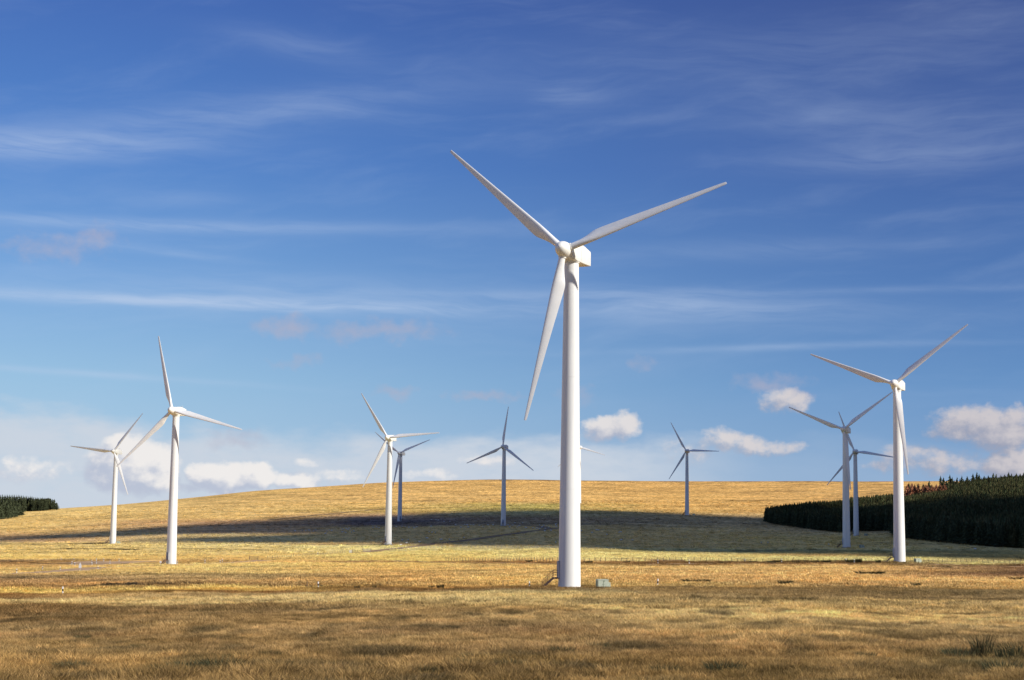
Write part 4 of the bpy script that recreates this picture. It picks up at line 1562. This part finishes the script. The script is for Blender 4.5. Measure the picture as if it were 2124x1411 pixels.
tt = 0.0
while tt < L and n_front < 205:
    x = float(np.interp(tt, s, E[:, 0])) + random.uniform(-.5, .5)
    y = float(np.interp(tt, s, E[:, 1])) + random.uniform(-1.2, 1.2)
    X = CX + F * x / y
    if X < 2150:
        h = random.uniform(8.6, 12.8) * np.interp(X, [1587, 1640, 1800, 2124], [0.75, 0.95, 1.0, 1.0])
        tree(x, y, h, *front_label(X))
        n_front += 1
    tt += random.uniform(1.9, 2.9)
# tall ones on the skyline: photo x, top y, depth
SKY_T = [(1885, 1001, 1330), (1903, 1004, 1325), (1915, 1003, 1330), (1927, 997, 1335), (1951, 987, 1345), (1957, 990, 1340), (1970, 984, 1345), (1975, 989, 1340), (1985, 990, 1350), (1995, 987, 1350), (2006, 987, 1350),
         (2018, 982, 1360), (2026, 979, 1365), (2031, 983, 1360), (2041, 987, 1355), (2050, 986, 1360), (2060, 981, 1375), (2066, 983, 1370), (2076, 985, 1365), (2084, 984, 1370), (2092, 979, 1380), (2098, 982, 1375),
         (2108, 981, 1385), (2116, 982, 1380), (2123, 980, 1390), (1991, 993, 1335), (2045, 990, 1340), (1963, 996, 1330), (1979, 996, 1335)]
for i, (X, ty, D) in enumerate(SKY_T):
    p = at(X, ty, D)
    zb = float(zt(p[0], p[1]))
    h = max(5.0, p[2] - zb)
    lab = 'tall dark conifer standing up against the sky at the top of the plantation'
    if X < 1935:
        lab = 'small separate conifer among reddish brush at the top left of the plantation'
    tree(p[0], p[1], h, lab, 'conifers on the skyline of the plantation' if X >= 1935 else 'separate conifers behind the reddish brush', slim=min(2.2, 19.0 / h))
# reddish bare larches / brush in front of them
LAR = conifer(9, tiers=11, pts=11, slim=1.1, needle=M_LARCH, H=12)
for i in range(34):
    X = random.uniform(1876, 1962)
    D = random.uniform(1255, 1300)
    p = at(X, 1010, D)
    ty = random.uniform(1001, 1009) + (1962 - X) * 0.02
    zb = float(zt(p[0], p[1]))
    h = max(4, at(X, ty, D)[2] - zb)
    tree(p[0], p[1], h, 'reddish brown bare larch below the separate conifers at the top of the plantation', 'reddish larches at the top left of the plantation', crown=LAR, name='larch', slim=1.6 * 12 / max(h, 7))


# ---- scatter by geometry nodes, one object per kind of stuff
def scatter(name, pts, rots, scls, cols_, meshes, mat_label, label):
    coll = bpy.data.collections.new(name + '_kinds')
    for i, me_ in enumerate(meshes):
        o = bpy.data.objects.new('%s_kind' % name, me_)
        coll.objects.link(o)
    me = bpy.data.meshes.new(name)
    me.vertices.add(len(pts))
    me.vertices.foreach_set('co', np.asarray(pts, np.float32).ravel())
    a = me.attributes.new('rot', 'FLOAT_VECTOR', 'POINT')
    a.data.foreach_set('vector', np.asarray(rots, np.float32).ravel())
    a = me.attributes.new('scl', 'FLOAT_VECTOR', 'POINT')
    a.data.foreach_set('vector', np.asarray(scls, np.float32).ravel())
    a = me.attributes.new('pick', 'INT', 'POINT')
    a.data.foreach_set('value', rng.integers(0, len(meshes), len(pts)).astype(np.int32))
    a = me.attributes.new('col', 'FLOAT_COLOR', 'POINT')
    a.data.foreach_set('color', np.concatenate([cols_, np.ones((len(pts), 1))], 1).astype(np.float32).ravel())
    o = link(name, me)
    ng = bpy.data.node_groups.new(name, 'GeometryNodeTree')
    ng.interface.new_socket('Geometry', in_out='INPUT', socket_type='NodeSocketGeometry')
    ng.interface.new_socket('Geometry', in_out='OUTPUT', socket_type='NodeSocketGeometry')
    N = NB(ng)
    gi_ = N.new('NodeGroupInput')
    go_ = N.new('NodeGroupOutput')
    ci2 = N.new('GeometryNodeCollectionInfo')
    ci2.inputs['Collection'].default_value = coll
    ci2.inputs['Separate Children'].default_value = True
    ci2.inputs['Reset Children'].default_value = True
    ip = N.new('GeometryNodeInstanceOnPoints')
    ip.inputs['Pick Instance'].default_value = True

    def attr(nm, typ):
        n = N.new('GeometryNodeInputNamedAttribute', data_type=typ)
        n.inputs['Name'].default_value = nm
        return n.outputs['Attribute']
    N.l.new(gi_.outputs[0], ip.inputs['Points'])
    N.l.new(ci2.outputs[0], ip.inputs['Instance'])
    N.l.new(attr('pick', 'INT'), ip.inputs['Instance Index'])
    N.l.new(attr('rot', 'FLOAT_VECTOR'), ip.inputs['Rotation'])
    N.l.new(attr('scl', 'FLOAT_VECTOR'), ip.inputs['Scale'])
    N.l.new(ip.outputs[0], go_.inputs[0])
    md = o.modifiers.new('scatter', 'NODES')
    md.node_group = ng
    tag(o, label, kind='stuff')
    return o


# the body of the plantation
def forest_points(n_try, x0, x1, y0, y1, sp):
    gx = np.arange(x0, x1, sp)
    gy = np.arange(y0, y1, sp)
    A, B = np.meshgrid(gx, gy)
    A = A.ravel() + rng.uniform(-.42, .42, A.size) * sp
    B = B.ravel() + rng.uniform(-.42, .42, B.size) * sp
    return A, B


A, B = forest_points(0, 150, 640, 600, 1520, 2.5)
X = CX + F * A / B
keep = (X > 1588) & (B > edge_depth(X) + 2.5) & (B < np.interp(X, BK_X, BK_D) + fbm(A / 20, B / 20, 3, 91) * 25) & (X < 2420)
A, B, X = A[keep], B[keep], X[keep]
Hh = rng.uniform(10.2, 12.4, len(A)) * np.interp(X, [1587, 1640, 1750], [0.8, 0.95, 1.0])
Hh *= 1 + 0.45 * fbm(A / 30, B / 30, 2, 95)
lar = (X > 1872) & (X < 1965) & (B > 1235)
A, B, X, Hh = A[~lar], B[~lar], X[~lar], Hh[~lar]
base_c = np.array([0.060, 0.064, 0.028])
cc_ = base_c * rng.uniform(0.65, 1.4, (len(A), 1)) * (1 + 0.8 * fbm(A / 25, B / 25, 2, 97))[:, None]
cc_ = cc_ * np.stack([1 + rng.uniform(-.15, .25, len(A)), np.ones(len(A)), np.ones(len(A))], -1)
CROWN_I = [conifer(s_, tiers=8, pts=8, slim=sl, needle=M_NEEDLE_I) for s_, sl in ((21, 1.0), (22, 0.85), (23, 1.15), (24, 1.0), (25, .9))]
sc_ = np.stack([Hh / 12 * rng.uniform(.85, 1.1, len(A)), Hh / 12 * rng.uniform(.85, 1.1, len(A)), Hh / 12], -1)
scatter('spruce_plantation', np.stack([A, B, zt(A, B)], -1), np.stack([0 * A, 0 * A, rng.uniform(0, 6.28, len(A))], -1), sc_, cc_, CROWN_I, '',
        'dense dark spruce plantation covering the slope at right')
print('plantation', len(A))

# left wood: front row as trees, rest as stuff
LW = [(0, 1025, 1540), (9, 1026, 1545), (17, 1026, 1540), (25, 1026, 1550), (33, 1026, 1545), (41, 1026, 1550), (48, 1027, 1545), (55, 1028, 1545), (62, 1029, 1545), (69, 1030, 1545), (76, 1031, 1545), (82, 1032, 1545),
      (88, 1032, 1545), (94, 1032, 1545), (99, 1033, 1545), (104, 1034, 1545), (109, 1034, 1545), (114, 1036, 1545), (-10, 1026, 1545), (117.5, 1042, 1545), (-22, 1027, 1545)]
LW = [(x_, float(np.interp(x_, [q[0] for q in sorted(LW)], [q[1] for q in sorted(LW)])) + random.uniform(-.8, .8), 1545 + random.uniform(-6, 10)) for x_ in np.arange(-20, 116, 3.6)] + [(117.5, 1042, 1545)]
for (X_, ty, D) in LW:
    p = at(X_, ty, D)
    zb = float(zt(p[0], p[1]))
    h = max(6.0, p[2] - zb)
    tree(p[0], p[1], h, 'dark spruce standing against the sky in the wood at the left edge', 'spruces of the left wood', slim=15 / h)
bx, by, bt = [], [], []
for (X_, ty, D) in [(0, 1036, 1440), (7, 1036, 1440), (14, 1035, 1445), (21, 1035, 1445), (28, 1036, 1450), (35, 1038, 1455), (41, 1042, 1460), (-8, 1035, 1440), (3, 1046, 1400), (10, 1044, 1405), (17, 1045, 1410), (24, 1048, 1415), (-5, 1047, 1400), (45, 1050, 1462), (31, 1050, 1430)]:
    p = at(X_, ty, D)
    zb = float(zt(p[0], p[1]))
    h = max(4.0, p[2] - zb)
    tree(p[0], p[1], h, 'olive green bushy conifer at the near foot of the left wood', 'bushier trees at the foot of the left wood', crown=CROWNS[2], slim=20 / h)
A = rng.uniform(-680, -432, 2600)
B = rng.uniform(1546, 1680, 2600)
X = CX + F * A / B
kp = (X < 114)
A, B, X = A[kp], B[kp], X[kp]
zz = zt(A, B)
Hh = rng.uniform(9, 12, len(A))
scatter('left_wood', np.stack([A, B, zz], -1), np.stack([0 * A, 0 * A, rng.uniform(0, 6.28, len(A))], -1), np.stack([Hh / 12] * 3, -1), np.tile(base_c, (len(A), 1)) * rng.uniform(.7, 1.2, (len(A), 1)), CROWN_I, '',
        'inner trees of the dark wood at the left edge')


# ------------------------------------------------------------------ grass
def tuft(seed, blades, h, rad, wid, lean, mat, seg=2):
    r_ = random.Random(seed)
    m = MB()
    sh = []
    for b in range(blades):
        a = r_.uniform(0, 6.283)
        q = rad * math.sqrt(r_.random()) * 0.75
        bx_, by_ = q * math.cos(a), q * math.sin(a)
        hh = h * r_.uniform(0.55, 1.1)
        la = a + r_.uniform(-1.0, 1.0)
        le = lean * r_.uniform(0.3, 1.3) * hh
        fa = r_.uniform(0, 3.14)
        wx_, wy_ = math.cos(fa) * wid / 2, math.sin(fa) * wid / 2
        lx, ly = le * math.cos(la), le * math.sin(la)
        z0 = -0.06
        p0 = (bx_, by_, z0)
        p1 = (bx_ + lx * 0.35, by_ + ly * 0.35, hh * 0.6)
        p2 = (bx_ + lx, by_ + ly, hh)
        vs = [(p0[0] - wx_, p0[1] - wy_, p0[2]), (p0[0] + wx_, p0[1] + wy_, p0[2]), (p1[0] + wx_ * .8, p1[1] + wy_ * .8, p1[2]), (p1[0] - wx_ * .8, p1[1] - wy_ * .8, p1[2]), p2]
        m.add(vs, [(0, 1, 2, 3), (3, 2, 4)])
        k_ = r_.uniform(0.68, 1.32)
        sh += [k_, k_]
    return m.mesh('tuft', mat, False, sh)


def fan_points(d0, d1, dens_, pad=0.06):
    """random points over the ground between two distances, a bit wider than the view"""
    hw = (1062 / F) + pad
    area = hw * (d1 ** 2 - d0 ** 2)
    n = int(area * dens_)
    y = np.sqrt(rng.uniform(d0 ** 2, d1 ** 2, n))
    x = rng.uniform(-hw, hw, n) * y
    return x, y


def grass(name, label, d0, d1, dens_, tufts, smin, smax, gain=1.0, clump=0.0, hcol=1.0):
    d_mid = 0.5 * (d0 + d1)
    x, y = fan_points(d0, d1, dens_)
    if clump:
        k_ = fbm(x / 3.5, y / 4.5, 3, 101) * 2
        keep_ = rng.random(len(x)) < np.clip(0.62 + k_ * clump, 0.05, 1)
        x, y = x[keep_], y[keep_]
    bad = near_track(x, y, 0.4)
    for t in TURB:
        bad |= np.hypot(x - t['p'][0], y - t['p'][1]) < 3.0
    Xp = CX + F * x / y
    bad |= (Xp > 1600) & (y > edge_depth(Xp) - 2)
    x, y = x[~bad], y[~bad]
    z = zt(x, y)
    c = veg_and_shade(x, y) * gain
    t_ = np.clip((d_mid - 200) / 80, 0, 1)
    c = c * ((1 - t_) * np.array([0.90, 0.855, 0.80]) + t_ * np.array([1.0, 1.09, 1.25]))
    c *= rng.uniform(0.72, 1.28, (len(x), 1))
    sc = rng.uniform(smin, smax, len(x)) * (1 + 0.9 * fbm(x / 6, y / 7, 2, 111)) * (1 + 1.1 * fbm(x / 1.3, y / 1.3, 2, 113))
    # rougher, taller growth in darker patches
    rots = np.stack([rng.uniform(-.12, .12, len(x)), rng.uniform(-.12, .12, len(x)), rng.uniform(0, 6.28, len(x))], -1)
    print(name, len(x))
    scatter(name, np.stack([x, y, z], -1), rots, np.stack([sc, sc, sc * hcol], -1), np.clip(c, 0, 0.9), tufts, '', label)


T_NEAR = [tuft(s_, 52, 0.27, 0.34, 0.015, 0.9, M_GRASS) for s_ in (1, 2, 3, 4, 5)]
T_MID = [tuft(s_, 40, 0.30, 0.50, 0.026, 0.9, M_GRASS) for s_ in (11, 12, 13, 14)]
T_FAR = [tuft(s_, 26, 0.36, 0.75, 0.08, 0.9, M_GRASS) for s_ in (21, 22, 23)]
T_VFAR = [tuft(s_, 18, 0.55, 1.5, 0.22, 1.0, M_GRASS) for s_ in (31, 32, 33)]
grass('grass', 'dry brown and straw coloured grass tufts of the near slope', 36, 112, 13.0, T_NEAR, 0.5, 1.15, 1.7)
grass('grass', 'pale dry grass on the brow of the near field', 112, 240, 3.6, T_MID, 0.8, 1.4, 1.25)
grass('grass', 'golden tussock grass around the turbines', 240, 640, 0.75, T_FAR, 0.7, 1.25, 1.15)
grass('grass', 'distant tussocks on the golden hillside', 640, 1500, 0.05, T_VFAR, 0.6, 1.1, 1.1, clump=0.8)

# rush clumps one can pick out
RUSHM = [tuft(s_, 190, 0.95, 0.40, 0.016, 0.50, M_RUSH) for s_ in (41, 42)]
LOWM = tuft(43, 300, 0.48, 0.75, 0.016, 0.8, M_RUSH)


def clump(px, py, me_, sc, lab, zsc=1.0, group=None, sx_=1.0):
    g_ = ground_hit(px, py)
    o = link('rush_clump', me_)
    o.location = tuple(g_)
    o.scale = (sc * sx_, sc, sc * zsc)
    o.rotation_euler[2] = 0
    tag(o, lab, 'rushes', group)


clump(2037, 1370, RUSHM[0], 1.0, 'dark green spiky rush clump at lower right in the dry grass')
clump(2112, 1378, LOWM, 1.0, 'low dark rush patch at the right edge of the grass', 1.5, sx_=1.6)
clump(1990, 1372, LOWM, 0.8, 'low dark rush patch just left of the spiky clump', 1.3, sx_=1.5)
for (px, py, s_) in [(285, 1347, 0.42), (170, 1330, 0.5), (60, 1337, 0.5), (150, 1398, 0.7), (80, 1385, 0.7), (390, 1396, 0.75), (490, 1376, 0.55), (340, 1400, 0.6), (960, 1385, 0.6), (880, 1402, 0.55), (985, 1376, 0.6),
                     (1060, 1392, 0.7), (1165, 1358, 0.6), (1240, 1350, 0.6), (1620, 1385, 0.45), (1795, 1368, 0.5), (1850, 1354, 0.45), (2015, 1385, 0.5), (420, 1315, 0.45), (360, 1303, 0.4), (455, 1398, 0.9), (1500, 1400, 0.8), (1380, 1400, 0.6),
                     (1900, 1360, 0.5), (700, 1400, 0.6), (560, 1365, 0.5), (2080, 1400, 0.9)]:
    clump(px, py, LOWM, s_, 'low dark rush patch among the brown grass of the foreground', 1.15, 'low rush patches in the foreground', 1.3)
# dark shrubs by the far fence and tussocks on the brow
SHM = tuft(51, 120, 0.9, 1.0, 0.10, 0.5, M_SHRUB)
for (px, py, sx_, sz_) in [(1768, 1168, 2.4, 1.3), (1782, 1169, 1.0, 1.6), (1690, 1169, 1.6, .8), (1650, 1169, 1.4, .7), (1714, 1168, 1.6, .9), (1612, 1168, 1.2, 1.0), (1560, 1168, 1.6, .7), (1597, 1168, 1.2, .7), (1822, 1169, .9, 1.2), (1500, 1169, 1.4, .6),
                           (1220, 1168, 1.6, .7), (1300, 1168, 1.2, .7), (1098, 1167, 1.2, .8), (1030, 1167, 1.5, .7)]:
    g_ = ground_hit(px, py)
    o = link('shrub', SHM)
    o.location = tuple(g_)
    o.scale = (sx_, 1.0, sz_)
    tag(o, 'low dark shrub growing along the foot of the far fence', 'shrub', 'dark shrubs along the far fence')
for (px, py, sx_, sz_) in [(740, 1224, .7, .7), (776, 1223, .6, .7), (895, 1223, .8, .7), (913, 1223, .9, .9), (917, 1223, .5, .8)]:
    g_ = ground_hit(px, py)
    o = link('shrub', SHM)
    o.location = tuple(g_)
    o.scale = (sx_ * .7, .6, sz_)
    tag(o, 'small dark tussock on the brow of the near field left of the tallest turbine', 'shrub', 'dark tussocks on the brow')
for (px, py, sx_, sz_, lab) in [(1805, 1193, 4.0, .9, 'long dark tussock bank in the orange grass below the fence at right'), (1630, 1213, 1.6, .8, 'small dark tussock at the near edge of the orange grass'),
                                (1445, 1209, 3.2, .7, 'dark tussock strip right of the green cabinet in the orange grass'), (1952, 1179, 4.0, .6, 'low brown tussock bank in front of the fence at far right'),
                                (1900, 1217, 1.0, .7, 'small dark tussock in the orange grass below the bright turbine'), (2108, 1203, 1.8, .6, 'dark tussock near the right edge of the orange grass')]:
    g_ = ground_hit(px, py)
    o = link('tussock', SHM)
    o.location = tuple(g_)
    o.scale = (sx_ * .9, 1.0, sz_)
    tag(o, lab, 'tussock')
